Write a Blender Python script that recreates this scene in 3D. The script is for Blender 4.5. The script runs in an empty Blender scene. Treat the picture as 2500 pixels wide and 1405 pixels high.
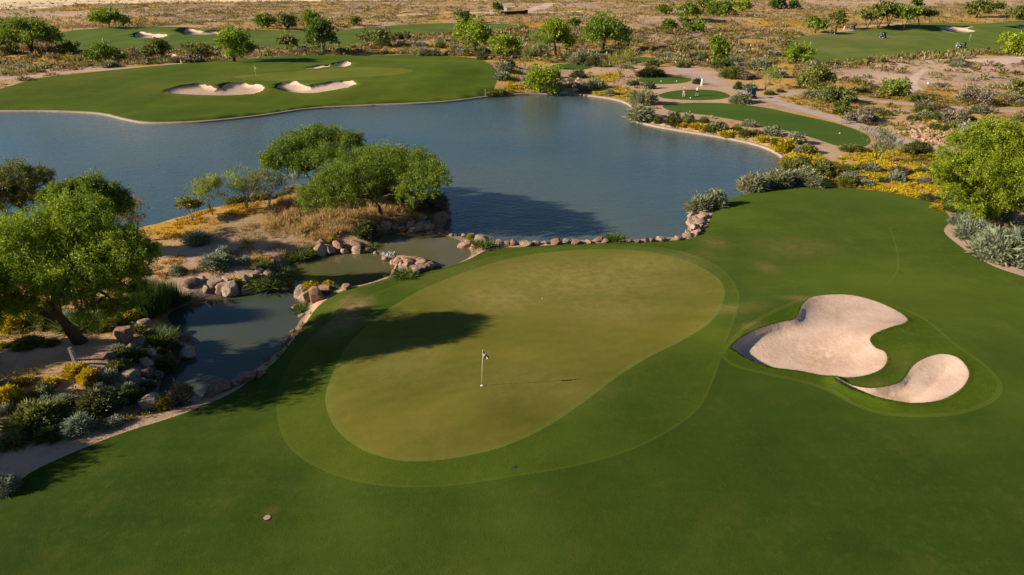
import bpy, math, random
import numpy as np
from mathutils import Vector, Matrix, geometry

# ------------------------------------------------------------------ basics
S = bpy.context.scene
COL = S.collection
RNG = np.random.default_rng(7)
random.seed(7)
CAM_H, PITCH, FOC = 23.0, math.radians(24.7), 1667.0
CP, SP = math.cos(PITCH), math.sin(PITCH)

def link(o):
    COL.objects.link(o)
    return o

def tag(o, label=None, cat=None, group=None, kind=None):
    if label: o['label'] = label
    if cat: o['category'] = cat
    if group: o['group'] = group
    if kind: o['kind'] = kind
    return o

def empty(name, loc, rz=0.0, label=None, cat=None, group=None):
    o = link(bpy.data.objects.new(name, None))
    o.empty_display_size = 0.2
    o.location = loc
    o.rotation_euler = (0, 0, rz)
    return tag(o, label, cat, group)

def mesh_np(name, V, F, mat, col=None, smooth=False, normals=None):
    """V (n,3); F (m,k) same-size polygons; col (m,3) per-face colour"""
    V = np.asarray(V, np.float32).reshape(-1, 3)
    F = np.asarray(F, np.int32)
    me = bpy.data.meshes.new(name)
    k = F.shape[1]
    me.vertices.add(len(V)); me.vertices.foreach_set('co', V.ravel())
    me.loops.add(F.size); me.loops.foreach_set('vertex_index', F.ravel())
    me.polygons.add(len(F)); me.polygons.foreach_set('loop_start', np.arange(0, F.size, k, dtype=np.int32))
    me.update(calc_edges=True)
    if smooth:
        me.polygons.foreach_set('use_smooth', np.ones(len(F), bool))
    if col is not None:
        a = me.attributes.new('col', 'FLOAT_COLOR', 'FACE')
        c = np.ones((len(F), 4), np.float32); c[:, :3] = np.clip(col, 0, 1)
        a.data.foreach_set('color', c.ravel())
    if mat: me.materials.append(mat)
    if normals is not None:
        me.normals_split_custom_set_from_vertices(normals.tolist())
    return me

def obj(name, me, parent=None, loc=None):
    o = link(bpy.data.objects.new(name, me))
    if parent: o.parent = parent
    if loc is not None: o.location = loc
    return o

class MB:
    """collects polygons for one hard-surface mesh"""
    def __init__(s): s.v = []; s.f = []
    def add(s, vs, fs):
        n = len(s.v); s.v += [tuple(v) for v in vs]; s.f += [tuple(i + n for i in f) for f in fs]
    def box(s, c, d, rot=None, taper=1.0):
        x, y, z = d[0]/2, d[1]/2, d[2]/2
        vs = [Vector((sx*x*(taper if sz > 0 else 1), sy*y*(taper if sz > 0 else 1), sz*z)) for sz in (-1, 1) for sy in (-1, 1) for sx in (-1, 1)]
        if rot: vs = [rot @ v for v in vs]
        vs = [v + Vector(c) for v in vs]
        s.add(vs, [(0,2,3,1),(4,5,7,6),(0,1,5,4),(2,6,7,3),(0,4,6,2),(1,3,7,5)])
    def prism(s, prof, y0, y1):
        n = len(prof)
        vs = [(x, y0, z) for x, z in prof] + [(x, y1, z) for x, z in prof]
        s.add(vs, [tuple(range(n)), tuple(range(2*n-1, n-1, -1))] + [(i, i+n, (i+1) % n + n, (i+1) % n) for i in range(n)])
    def tube(s, pts, rad, sides=7, cap=True):
        pts = [Vector(p) for p in pts]; n = len(pts); base = len(s.v)
        for i, p in enumerate(pts):
            d = (pts[min(i+1, n-1)] - pts[max(i-1, 0)]).normalized()
            a = d.orthogonal() if abs(d.z) < .95 else d.cross(Vector((1, 0, 0)))
            a = (Vector((0, 0, 1)).cross(d)) if abs(d.z) < .95 else a
            a.normalize(); b = d.cross(a)
            for k in range(sides):
                t = 2*math.pi*k/sides
                s.v.append(tuple(p + (a*math.cos(t) + b*math.sin(t))*rad[i]))
        for i in range(n-1):
            for k in range(sides):
                k2 = (k+1) % sides
                s.f.append((base+i*sides+k, base+i*sides+k2, base+(i+1)*sides+k2, base+(i+1)*sides+k))
        if cap:
            s.f.append(tuple(base+k for k in range(sides))[::-1])
            s.f.append(tuple(base+(n-1)*sides+k for k in range(sides)))
    def cyl(s, p0, p1, r0, r1=None, sides=12):
        s.tube([p0, p1], [r0, r0 if r1 is None else r1], sides)
    def mesh(s, name, mat, smooth=False, bevel=0.0):
        me = bpy.data.meshes.new(name)
        me.from_pydata(s.v, [], s.f); me.update()
        if bevel:
            import bmesh
            bm = bmesh.new(); bm.from_mesh(me)
            bmesh.ops.bevel(bm, geom=list(bm.edges), offset=bevel, segments=2, affect='EDGES', clamp_overlap=True)
            bm.to_mesh(me); bm.free()
        if smooth: me.polygons.foreach_set('use_smooth', [True]*len(me.polygons))
        if mat: me.materials.append(mat)
        return me
    def build(s, name, mat, parent=None, smooth=False, bevel=0.0, loc=None):
        return obj(name, s.mesh(name, mat, smooth, bevel), parent, loc)

# ------------------------------------------------------------------ survey: photograph pixel (2500 wide) -> point of the ground
def ray(px, py):
    px = np.asarray(px, float); py = np.asarray(py, float)
    a = (px - 1250)/FOC; b = (702.5 - py)/FOC
    return np.stack([a, CP + b*SP, -SP + b*CP], -1)

def unproj(px, py, z=0.0):
    r = ray(px, py); t = (z - CAM_H)/r[..., 2]
    return np.stack([r[..., 0]*t, r[..., 1]*t], -1)

def mpp(x, y, z):
    """metres per photograph pixel at a point"""
    return (y*CP + (CAM_H - z)*SP)/FOC

def spline(P, closed=True, k=5):
    P = np.asarray(P, float); n = len(P); out = []
    rng = range(n) if closed else range(n-1)
    for i in rng:
        g = (lambda j: P[j % n]) if closed else (lambda j: P[min(max(j, 0), n-1)])
        p0, p1, p2, p3 = g(i-1), g(i), g(i+1), g(i+2)
        for s_ in range(k):
            t = s_/k
            out.append(.5*((2*p1) + (p2-p0)*t + (2*p0-5*p1+4*p2-p3)*t*t + (3*p1-p0-3*p2+p3)*t**3))
    if not closed: out.append(P[-1])
    return np.array(out)

def inside(P, x, y):
    r = np.zeros(x.shape, bool)
    m = (x >= P[:, 0].min()) & (x <= P[:, 0].max()) & (y >= P[:, 1].min()) & (y <= P[:, 1].max())
    if not m.any(): return r
    xs, ys = x[m][:, None], y[m][:, None]
    x0, y0 = P[:, 0], P[:, 1]; x1, y1 = np.roll(x0, -1), np.roll(y0, -1)
    c = (y0 > ys) != (y1 > ys)
    with np.errstate(divide='ignore', invalid='ignore'):
        xi = (x1-x0)*(ys-y0)/(y1-y0) + x0
    r[m] = ((c & (xs < xi)).sum(1) % 2) == 1
    return r

def dist_line(P, x, y, closed=True, margin=8.0):
    r = np.full(x.shape, 1e3)
    m = (x >= P[:, 0].min()-margin) & (x <= P[:, 0].max()+margin) & (y >= P[:, 1].min()-margin) & (y <= P[:, 1].max()+margin)
    if not m.any(): return r
    A = P if closed else P[:-1]; B = np.roll(P, -1, 0) if closed else P[1:]
    idx = np.nonzero(m)[0]
    D = B-A; L = (D*D).sum(1)+1e-12
    for c in np.array_split(idx, max(1, len(idx)//4000)):
        q = np.stack([x[c], y[c]], -1)[:, None, :]
        t = np.clip(((q-A)*D).sum(2)/L, 0, 1)
        e = q-A-D*t[..., None]
        r[c] = np.sqrt((e*e).sum(2).min(1))
    return r

def sdist(P, x, y, margin=8.0):
    d = dist_line(P, x, y, True, margin)
    return np.where(inside(P, x, y), -d, d)

def smooth(a, b, x):
    t = np.clip((x-a)/(b-a), 0, 1)
    return t*t*(3-2*t)

def wob(x, y, scale, seed, n=6):
    r = np.random.default_rng(seed); o = 0
    for i in range(n):
        a = r.uniform(0, 2*math.pi); f = 2*math.pi/scale*r.uniform(.6, 1.6)
        o = o + np.sin(x*math.cos(a)*f + y*math.sin(a)*f + r.uniform(0, 6.28))
    return o/n*1.6

# ------------------------------------------------------------------ relief
MOUND = []   # x, y, rx, ry, rot, h, power
def mound(px, py, z, rx, ry, h, rot=0.0, pw=1.0):
    p = unproj(px, py, z); MOUND.append((p[0], p[1], rx, ry, math.radians(rot), h, pw))
mound(600, 195, 1.6, 78, 24, 1.5, 6, 2)
mound(430, 160, 2.4, 42, 10, 1.6, 10)
mound(760, 140, 2.4, 28, 9, 1.7)
mound(1110, 170, 2.2, 17, 17, 2.0, 0, 1.4)
mound(120, 205, 1.5, 26, 14, 1.1)
mound(860, 240, 1.0, 18, 5, -0.35)
mound(960, 215, 1.5, 14, 6, 0.45)
mound(300, 75, 1.5, 40, 14, 2.0)
mound(480, 70, 1.5, 26, 12, 1.6)
mound(760, 95, .8, 40, 10, .8)
mound(2010, 95, 1.5, 22, 12, 1.5)
mound(2230, 66, 1.5, 40, 16, 1.6)
mound(2140, 110, .8, 26, 7, -.6)
mound(1280, 860, .6, 17, 15, .45, 0, 1.5)
mound(1960, 520, .8, 14, 9, .75)
mound(2290, 862, 1.0, 6.5, 4.0, .85, -30)
mound(2060, 715, .8, 9, 2.5, .35)
mound(1850, 770, .8, 4.5, 2.2, .55, 25)
mound(850, 500, .8, 9, 5, .7)
mound(640, 540, .6, 12, 5, .3)
mound(120, 900, 1.0, 9, 7, .55)
mound(1750, 45, 2, 40, 18, 2.2)
mound(1650, 165, 1, 25, 10, .5)
mound(2300, 190, 1, 30, 9, .9)
mound(2460, 150, 1, 26, 10, 1.2)
mound(300, 1200, .5, 9, 5, .35)
mound(1900, 1200, .5, 16, 6, .3)

def H0(x, y):
    d = np.hypot(x, y)
    h = 0.55 + 0.16*wob(x, y, 26, 3) + 0.07*wob(x, y, 9, 4)*smooth(60, 20, y) 
    far = smooth(120, 330, d)
    h = h + far*(0.9*wob(x, y, 85, 5) + 0.35*wob(x, y, 22, 6)) + 0.12*wob(x, y, 11, 8)*smooth(90, 140, d)
    for mx, my, rx, ry, a, hh, pw in MOUND:
        dx, dy = x-mx, y-my
        u = (dx*math.cos(a)+dy*math.sin(a))/rx; v = (-dx*math.sin(a)+dy*math.cos(a))/ry
        h = h + hh*np.exp(-(u*u+v*v)**pw)
    return h

def march(px, py, H, z0=6.5, z1=-2.0, n=340):
    px = np.atleast_1d(np.asarray(px, float)); py = np.atleast_1d(np.asarray(py, float))
    r = ray(px, py)
    zs = np.linspace(z0, z1, n)[None, :]
    t = (zs-CAM_H)/r[:, 2:3]
    x = r[:, 0:1]*t; y = r[:, 1:2]*t
    h = H(x.ravel(), y.ravel()).reshape(x.shape)
    f = zs-h
    i = np.argmax(f < 0, axis=1); i = np.clip(i, 1, n-1)
    k = np.arange(len(px))
    f0, f1 = f[k, i-1], f[k, i]
    w = np.clip(f0/(f0-f1+1e-9), 0, 1)
    X = x[k, i-1]*(1-w)+x[k, i]*w; Y = y[k, i-1]*(1-w)+y[k, i]*w
    return np.stack([X, Y], -1)

def outline(P, z=None, k=5, closed=True):
    P = spline(P, closed, k)
    return unproj(P[:, 0], P[:, 1], z) if z is not None else march(P[:, 0], P[:, 1], H0)

# ------------------------------------------------------------------ outlines traced on the photograph
LAKE = outline([(-420,276),(-200,272),(0,274),(100,274),(200,277),(255,282),(300,293),(350,302),(420,303),(520,298),(640,285),(760,268),(900,260),(1000,256),(1100,250),(1180,240),
 (1230,235),(1300,231),(1360,231),(1430,235),(1490,243),(1528,254),(1540,265),(1532,280),(1545,296),(1600,311),(1680,325),(1760,338),(1840,355),(1890,374),(1916,396),(1916,420),(1880,446),
 (1820,474),(1750,498),(1702,515),(1682,535),(1678,560),(1655,580),(1600,587),(1500,590),(1400,591),(1300,595),(1230,600),(1180,602),(1148,590),(1125,577),(1098,568),(1078,560),
 (1090,545),(1098,520),(1090,500),(1060,482),(1000,468),(940,455),(850,452),(770,460),(660,485),(560,505),(480,522),(400,548),(340,562),(230,580),(80,600),(-120,645),(-420,720)], 0.0)
POND_UP = outline([(908,590),(925,574),(985,566),(1050,566),(1090,577),(1118,586),(1140,604),(1150,622),(1125,640),(1085,655),(1060,640),(1035,632),(985,628),(950,622),(922,612)], -0.08)
POND_MID = outline([(690,664),(716,640),(775,625),(850,617),(905,614),(935,626),(955,640),(966,655),(950,676),(915,692),(870,706),(838,706),(780,697),(735,694),(700,684)], -0.25)
POND_LOW = outline([(388,965),(396,925),(430,892),(472,852),(468,826),(424,796),(412,768),(465,742),(540,726),(600,716),(670,705),(715,708),(735,728),(742,760),(715,812),(685,850),(642,885),(605,912),(560,930),(512,960),(450,984),(402,985)], -0.45)
WATER = [(LAKE, 0.0, 4.0), (POND_UP, -0.08, 2.6), (POND_MID, -0.25, 2.6), (POND_LOW, -0.45, 4.0)]

BUNKER_BIG = outline([(1788,852),(1830,826),(1895,807),(1938,797),(1955,766),(1975,747),(2010,739),(2070,738),(2130,750),(2182,771),(2209,797),(2198,817),(2160,832),(2127,845),(2117,858),(2130,875),(2153,886),(2159,905),(2140,922),(2090,931),(2030,928),(1950,912),(1880,903),(1830,885),(1800,868)], .55, 12)
BUNKER_SMALL = outline([(2037,940),(2080,951),(2130,958),(2185,952),(2205,940),(2222,919),(2250,906),(2290,901),(2330,912),(2355,937),(2351,957),(2330,975),(2290,992),(2240,999),(2190,998),(2150,992),(2100,975),(2060,957)], .55, 12)
BUNKER_FAR = [outline(p) for p in (
 [(403,226),(430,214),(480,207),(512,212),(535,217),(562,207),(600,207),(640,212),(644,220),(620,229),(560,233),(480,232)],
 [(678,213),(690,206),(725,203),(752,212),(772,207),(805,203),(850,199),(870,205),(850,214),(800,223),(750,228),(700,223)],
 [(814,160),(828,154),(852,153),(856,160),(836,164)], [(745,168),(770,163),(806,162),(775,168)],
 [(330,88),(342,80),(372,84),(408,86),(395,92),(346,93)], [(450,80),(458,72),(498,78),(540,75),(540,83),(462,85)],
 [(2292,69),(2318,66),(2340,68),(2374,66),(2362,72),(2381,77),(2350,80),(2320,76)], [(2480,67),(2520,64),(2560,72),(2510,72)],
 [(402,150),(410,138),(425,136),(430,143),(415,153)])]
BUNKERS = [(BUNKER_BIG, .62, 1), (BUNKER_SMALL, 1.0, 1)] + [(b, .75, 0) for b in BUNKER_FAR]

def H(x, y):
    h = H0(x, y)
    for i, (P, D, near) in enumerate(BUNKERS):
        s = sdist(P, x, y, 4.0)
        ins = s < 0
        u = np.clip((x-P[:, 0].min())/(np.ptp(P[:, 0])), 0, 1)
        k = (.22 if near else .5) + (2.6 if near else .8)*smooth(.22 if i == 1 else .30, .92, u)
        if near:
            dep = D*(1-.45*u)*(1-np.exp(s/k))
            if i == 1:      # the tail: upright grass lip on its upper side, floor rising gently to the lower
                low = np.vstack([P[11*12:], P[:1]]); dl = dist_line(low, x, y, False, 4)
                w_ = smooth(.66, .30, u)
                dep = dep*(1-w_) + w_*.52*(1-np.exp(-dl/.12))*(1-np.exp(s/.13))
                h = h + (.12+.20*smooth(.42, .2, u))*w_*np.exp(-(dl/.45)**2)
            h = np.where(ins, h+.10-dep, h + .10*np.exp(-np.maximum(s, 0)/.5)*smooth(4, 0, s))
        else:
            v = np.clip((y-P[:, 1].min())/np.ptp(P[:, 1]), 0, 1)
            dep = D*(1-np.exp(s/.8))*(1-.7*v)
            h = np.where(ins, h-dep, h + .35*np.exp(-s/2.0)*v*smooth(4, 0, s))
    for P, L, wid in WATER:
        s = sdist(P, x, y, wid+1)
        t = smooth(0, wid, s)
        bank = L + np.where(s < 0, np.maximum(s*.6, -1.5), np.minimum(s*.55, .6))
        h = np.where(s < wid, (1-t)*bank + t*h, h)
    return h

def at(px, py):
    p = march([px], [py], H)[0]
    return Vector((p[0], p[1], float(H(p[:1], p[1:2])[0])))

def at_many(pxs, pys):
    out = []
    pxs = np.asarray(pxs, float); pys = np.asarray(pys, float)
    for c in np.array_split(np.arange(len(pxs)), max(1, len(pxs)//150)):
        p = march(pxs[c], pys[c], H)
        out.append(np.column_stack([p, H(p[:, 0], p[:, 1])]))
    return np.vstack(out)

TURF_NEAR = outline([(-500,1330),(-200,1290),(0,1218),(100,1155),(260,1082),(400,1034),(500,990),(560,964),(632,917),(690,856),(734,790),(788,733),(872,706),(945,683),(1050,654),(1135,637),(1195,610),(1300,602),(1400,597),(1500,595),(1620,592),(1690,585),(1722,560),(1735,535),(1752,505),(1800,482),(1900,462),(2000,459),(2100,466),(2200,480),(2280,506),(2312,530),(2318,548),(2303,572),(2340,602),(2400,637),(2500,672),(2900,780),(3200,1100),(2900,1900),(1250,2100),(-200,2000),(-900,1500)], .55)
GREEN = outline([(800,975),(815,920),(850,850),(920,780),(1020,715),(1140,665),(1260,630),(1400,613),(1530,612),(1640,628),(1720,660),(1760,695),(1760,740),(1730,785),(1660,830),(1580,870),(1500,920),(1420,980),(1330,1040),(1230,1085),(1120,1112),(1010,1122),(930,1110),(865,1080),(820,1035)])
COLLAR = outline([(678,1000),(690,925),(745,835),(835,760),(940,708),(1100,655),(1250,618),(1400,602),(1540,601),(1660,614),(1750,650),(1795,700),(1800,750),(1765,850),(1738,930),(1705,995),(1640,1046),(1540,1097),(1400,1137),(1250,1162),(1100,1184),(960,1186),(850,1168),(762,1132),(702,1082)])
BROUGH = outline([(1765,862),(1785,835),(1825,798),(1890,760),(1960,734),(2060,728),(2160,742),(2250,775),(2330,840),(2400,890),(2436,930),(2438,958),(2408,985),(2340,1008),(2250,1016),(2150,1009),(2080,985),(2030,957),(1960,932),(1880,915),(1800,895),(1772,878)])
TURF_FAR = outline([(-420,262),(-300,250),(-100,232),(0,217),(90,192),(200,179),(330,166),(440,156),(540,149),(640,141),(760,135),(900,136),(1000,134),(1100,138),(1160,143),(1195,156),(1214,177),(1211,205),(1194,226),(1160,239),(1100,246),(1000,252),(900,256),(760,264),(640,281),(520,294),(420,299),(350,298),(300,289),(256,278),(200,273),(100,270),(0,270),(-200,268)])
GREEN_FAR = outline([(575,188),(640,180),(760,172),(880,165),(990,168),(1006,175),(960,183),(850,190),(740,197),(640,197),(592,195)])
TURF_BACK = outline([(130,98),(150,80),(220,71),(300,66),(440,66),(560,76),(640,74),(800,76),(900,67),(1000,60),(1100,57),(1240,59),(1268,66),(1250,73),(1150,78),(1000,86),(930,97),(880,108),(830,115),(700,120),(560,117),(440,120),(300,124),(160,124)])
TURF_RIGHT = outline([(1918,105),(1950,90),(2010,83),(2080,76),(2150,68),(2230,58),(2320,56),(2400,58),(2500,50),(2800,40),(2800,120),(2500,131),(2430,127),(2330,129),(2200,140),(2100,149),(1980,151),(1928,132)])
TEES = [outline(p) for p in (
 [(1618,260),(1650,253),(1760,252),(1860,262),(1950,281),(2040,301),(2108,325),(2126,345),(2105,360),(2050,358),(1980,336),(1900,315),(1820,298),(1720,281),(1645,273)],
 [(1608,232),(1640,223),(1695,219),(1750,222),(1782,233),(1770,241),(1720,245),(1660,244),(1620,240)],
 [(1555,195),(1590,188),(1640,187),(1680,191),(1688,197),(1660,204),(1610,206),(1570,202)],
 [(1343,163),(1362,157),(1400,156),(1432,160),(1445,166),(1425,170),(1385,171),(1350,168)],
 [(1535,150),(1560,140),(1590,141),(1612,147),(1590,152),(1555,153)],
 [(1690,148),(1720,142),(1790,142),(1820,147),(1760,151)])]

def ribbon(P, w, k=5):
    P = spline(P, False, k); q = march(P[:, 0], P[:, 1], H0)
    t = np.gradient(q, axis=0); t /= np.linalg.norm(t, axis=1, keepdims=True)+1e-9
    n = np.stack([-t[:, 1], t[:, 0]], -1)
    w = np.broadcast_to(np.asarray(w, float), (len(q),)) if np.ndim(w) == 0 else np.interp(np.linspace(0, 1, len(q)), np.linspace(0, 1, len(w)), w)
    return np.vstack([q+n*w[:, None]/2, (q-n*w[:, None]/2)[::-1]])

PATHS = [ribbon(p, w) for p, w in (
 ([(1470,155),(1545,163),(1620,162),(1680,178),(1735,199),(1790,216),(1850,235),(1900,250),(1960,268),(2030,287),(2100,309),(2165,333),(2225,353),(2290,374)], 2.9),
 ([(1830,238),(1880,240),(1925,229),(1960,222),(2010,226),(2080,240),(2200,253),(2350,265),(2520,276),(2700,284)], 2.6),
 ([(-200,205),(20,192),(120,182),(250,171),(380,162),(440,155)], 2.6),
 ([(1940,112),(1965,93),(2010,84),(2045,81),(2085,72),(2130,64),(2180,60),(2230,55)], 3.0))]
ROADS = [ribbon(p, w) for p, w in (
 ([(760,44),(880,42),(960,39),(1040,34),(1130,31),(1240,34),(1330,31),(1420,29)], [5, 6, 9, 9, 10]),
 ([(1240,34),(1300,24),(1330,15),(1345,8)], 9.0),
 ([(1380,42),(1480,40),(1560,40),(1640,40)], 5.0),
 ([(2190,195),(2205,210),(2225,228),(2262,240)], [1.6, 2.6]),
 ([(2260,170),(2235,188),(2228,205),(2245,222)], [1.5, 2.2]),
 ([(2380,152),(2440,148),(2560,138)], 7.0))]
PALE_FLAT = outline([(-900,24),(0,22),(130,18),(240,9),(420,6),(640,4),(900,1),(1300,-1),(1300,-8),(-900,-14)], 1.0, 3)
SAND_PATH = ribbon([(2050,352),(2040,375),(2030,390),(2050,410),(2060,425),(2040,445),(2020,456)], 1.4)

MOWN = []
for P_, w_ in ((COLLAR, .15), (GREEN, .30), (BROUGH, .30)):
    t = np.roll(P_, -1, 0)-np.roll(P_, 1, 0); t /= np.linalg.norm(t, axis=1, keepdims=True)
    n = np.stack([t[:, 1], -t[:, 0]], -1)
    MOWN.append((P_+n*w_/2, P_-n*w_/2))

# zone list: later wins
ZONES = [('desert', None)]
def zone(name, P): ZONES.append((name, P))
zone('pale_flat', PALE_FLAT)
for r in ROADS: zone('road', r)
for r in PATHS: zone('path', r)
for n_, P_ in (('turf_near', TURF_NEAR), ('turf_far', TURF_FAR), ('turf_back', TURF_BACK), ('turf_right', TURF_RIGHT)): zone(n_, P_)
zone('collar', COLLAR)
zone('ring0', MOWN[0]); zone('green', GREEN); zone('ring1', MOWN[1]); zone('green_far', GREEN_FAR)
zone('brough', BROUGH); zone('ring2', MOWN[2])
zone('ring3', ribbon([(2172,556),(2188,605),(2193,645),(2186,670),(2166,694)], .10)); zone('ring3', ribbon([(1726,905),(1742,880),(1752,862)], .10))
for t_ in TEES: zone('tee', t_)
for b_, D_, n_ in BUNKERS: zone('sand', b_)
for (P_, L_, w_), n_ in zip(WATER, ('lake', 'pond_up', 'pond_mid', 'pond_low')): zone(n_, P_)

def zone_of(x, y):
    z = np.zeros(x.shape, np.int16)
    for i, (n, P) in enumerate(ZONES):
        if P is None: continue
        if isinstance(P, tuple):
            a, b = inside(P[0], x, y), inside(P[1], x, y); z[a != b] = i
        else: z[inside(P, x, y)] = i
    return z

# ------------------------------------------------------------------ materials
class NT:
    def __init__(s, name):
        s.m = bpy.data.materials.new(name); s.m.use_nodes = True
        s.t = s.m.node_tree; s.t.nodes.clear()
        s.out = s.t.nodes.new('ShaderNodeOutputMaterial')
    def n(s, typ, props=None, **inp):
        nd = s.t.nodes.new('ShaderNode'+typ)
        for k, v in (props or {}).items(): setattr(nd, k, v)
        for k, v in inp.items():
            key = int(k[1:]) if k[0] == 'i' and k[1:].isdigit() else k.replace('_', ' ')
            s.set(nd.inputs[key], v)
        return nd
    def set(s, sock, v):
        if isinstance(v, bpy.types.NodeSocket): s.t.links.new(v, sock)
        elif isinstance(v, bpy.types.Node): s.t.links.new(v.outputs[0], sock)
        else:
            if isinstance(v, tuple) and len(v) == 3 and sock.type == 'RGBA': v = v+(1,)
            sock.default_value = v
    def pos(s): return s.n('NewGeometry').outputs['Position']
    def noise(s, scale, vec=None, detail=3, rough=.55, dist=0.0):
        return s.n('TexNoise', Vector=vec if vec is not None else s.pos(), Scale=scale, Detail=detail, Roughness=rough, Distortion=dist).outputs['Fac']
    def ramp(s, f, a, b):
        return s.n('MapRange', Value=f, From_Min=a, From_Max=b).outputs[0]
    def mix(s, f, a, b, mode='MIX'):
        nd = s.t.nodes.new('ShaderNodeMix'); nd.data_type = 'RGBA'; nd.blend_type = mode
        s.set(nd.inputs[0], f); s.set(nd.inputs[6], a); s.set(nd.inputs[7], b)
        return nd.outputs[2]
    def math(s, op, a, b=0.0):
        return s.n('Math', {'operation': op}, i0=a, i1=b).outputs[0]
    def scalevec(s, v): return s.n('Mapping', Vector=s.pos(), Scale=v).outputs[0]
    def attr(s, name, out='Fac'): return s.n('Attribute', {'attribute_name': name}).outputs[out]
    def bump(s, h, strength, dist): return s.n('Bump', Height=h, Strength=strength, Distance=dist).outputs[0]
    def principled(s, col, rough, normal=None, spec=.3, **kw):
        b = s.n('BsdfPrincipled', Base_Color=col, Roughness=rough, **kw)
        b.inputs['Specular IOR Level'].default_value = spec
        if normal is not None: s.set(b.inputs['Normal'], normal)
        s.t.links.new(b.outputs[0], s.out.inputs[0])
        return s.m

def turf(name, c1, c2, dryc, big=.08, grain=1.0, stripes=None, bumpd=.05):
    t = NT(name)
    a = t.ramp(t.noise(big, detail=4), .35, .68)
    c = t.mix(a, c1, c2)
    b = t.ramp(t.noise(.55, detail=4, rough=.65), .3, .7)
    c = t.mix(t.math('MULTIPLY', b, .5), c, tuple(x*.72 for x in c1))
    if stripes:
        ang, wl, amt = stripes
        mp = t.n('Mapping', Vector=t.pos(), Rotation=(0, 0, math.radians(ang)))
        w = t.n('TexWave', {'wave_type': 'BANDS', 'bands_direction': 'X'}, Vector=mp.outputs[0], Scale=.314/wl, Distortion=.6, Detail=1.0, Detail_Scale=.4)
        c = t.mix(t.math('MULTIPLY', w.outputs['Fac'], amt), c, tuple(x*1.35 for x in c2))
    g = t.noise(9.0, detail=5, rough=.8)
    c = t.mix(t.math('MULTIPLY', t.ramp(g, .35, .75), .45*grain), c, tuple(x*.42 for x in c1))
    g2 = t.noise(2.3, detail=3, rough=.7)
    c = t.mix(t.math('MULTIPLY', t.ramp(g2, .52, .8), .4*grain), c, tuple(x*1.3 for x in c2))
    mp2 = t.n('Mapping', Vector=t.pos(), Rotation=(0, 0, .45), Scale=(.05, .9, 1))
    st = t.ramp(t.noise(1.0, mp2.outputs[0], 4, .6), .45, .75)
    c = t.mix(t.math('MULTIPLY', st, .16), c, tuple(x*1.35 for x in c2))
    wn = t.ramp(t.noise(.33, detail=7, rough=.78), .52, .74)
    c = t.mix(t.math('MULTIPLY', wn, .5*grain), c, (c2[0]*1.75, c2[1]*1.15, c2[2]*1.9))
    lo = t.ramp(t.noise(.03, detail=3), .4, .65)
    c = t.mix(t.math('MULTIPLY', lo, .7), c, tuple(x*.78 for x in c1))
    hi = t.ramp(t.noise(.042, t.scalevec((1, 1.6, 1)), 4, .6, .5), .46, .66)
    c = t.mix(t.math('MULTIPLY', hi, .5), c, (c2[0]*1.4, c2[1]*1.2, c2[2]*1.1))
    d = t.math('MULTIPLY', t.attr('dry'), t.ramp(t.noise(1.3, detail=5, rough=.7), .22, .62))
    c = t.mix(d, c, dryc)
    nb = t.bump(t.noise(14, detail=4, rough=.75), .55*grain, bumpd)
    nb2 = t.n('Bump', Height=t.noise(.7, detail=2), Strength=.25, Distance=.12, Normal=nb).outputs[0]
    c = t.mix(1.0, c, (.92, .92, .92), 'MULTIPLY')
    return t.principled(c, .9, nb2, .03, Sheen_Weight=.07, Sheen_Roughness=.45, Sheen_Tint=(.55, .75, .10, 1))

M = {}
M['turf_near'] = turf('fairway_grass', (.034, .068, .009), (.072, .103, .012), (.17, .12, .04), .06)
M['turf_far'] = turf('far_fairway_grass', (.040, .072, .007), (.078, .106, .012), (.13, .10, .025), .05, .8, (10, 5.0, .18))
M['turf_back'] = turf('back_fairway_grass', (.062, .100, .022), (.098, .128, .032), (.17, .14, .06), .04, .7, (4, 9.0, .3))
M['turf_right'] = turf('right_fairway_grass', (.062, .096, .018), (.108, .128, .030), (.19, .155, .075), .05, .7, (12, 8.0, .3))
M['collar'] = turf('collar_grass', (.050, .088, .009), (.092, .120, .013), (.28, .17, .09), .1)
M['ring'] = turf('mown_edge_grass', (.070, .102, .013), (.092, .121, .017), (.2, .16, .06), .3, .7)
M['ring_green'] = turf('green_edge_lit_grass', (.128, .144, .024), (.165, .174, .036), (.2, .16, .06), .3, .7)  # paler than the other mown lines: the lip's sunlight is put into the colour
M['green'] = turf('putting_surface_grass', (.114, .114, .016), (.182, .164, .032), (.250, .190, .056), .07, .55, (62, 1.1, .10), .008)
M['green_far'] = turf('far_putting_surface_grass', (.105, .112, .016), (.145, .138, .026), (.2, .16, .05), .1, .4)
M['brough'] = turf('bunker_edge_grass', (.044, .080, .006), (.088, .130, .009), (.11, .10, .03), .3, 1.5, None, .07)
M['tee'] = turf('tee_grass', (.028, .070, .013), (.044, .090, .017), (.1, .11, .025), .08, .5, (58, 2.4, .22))

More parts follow.
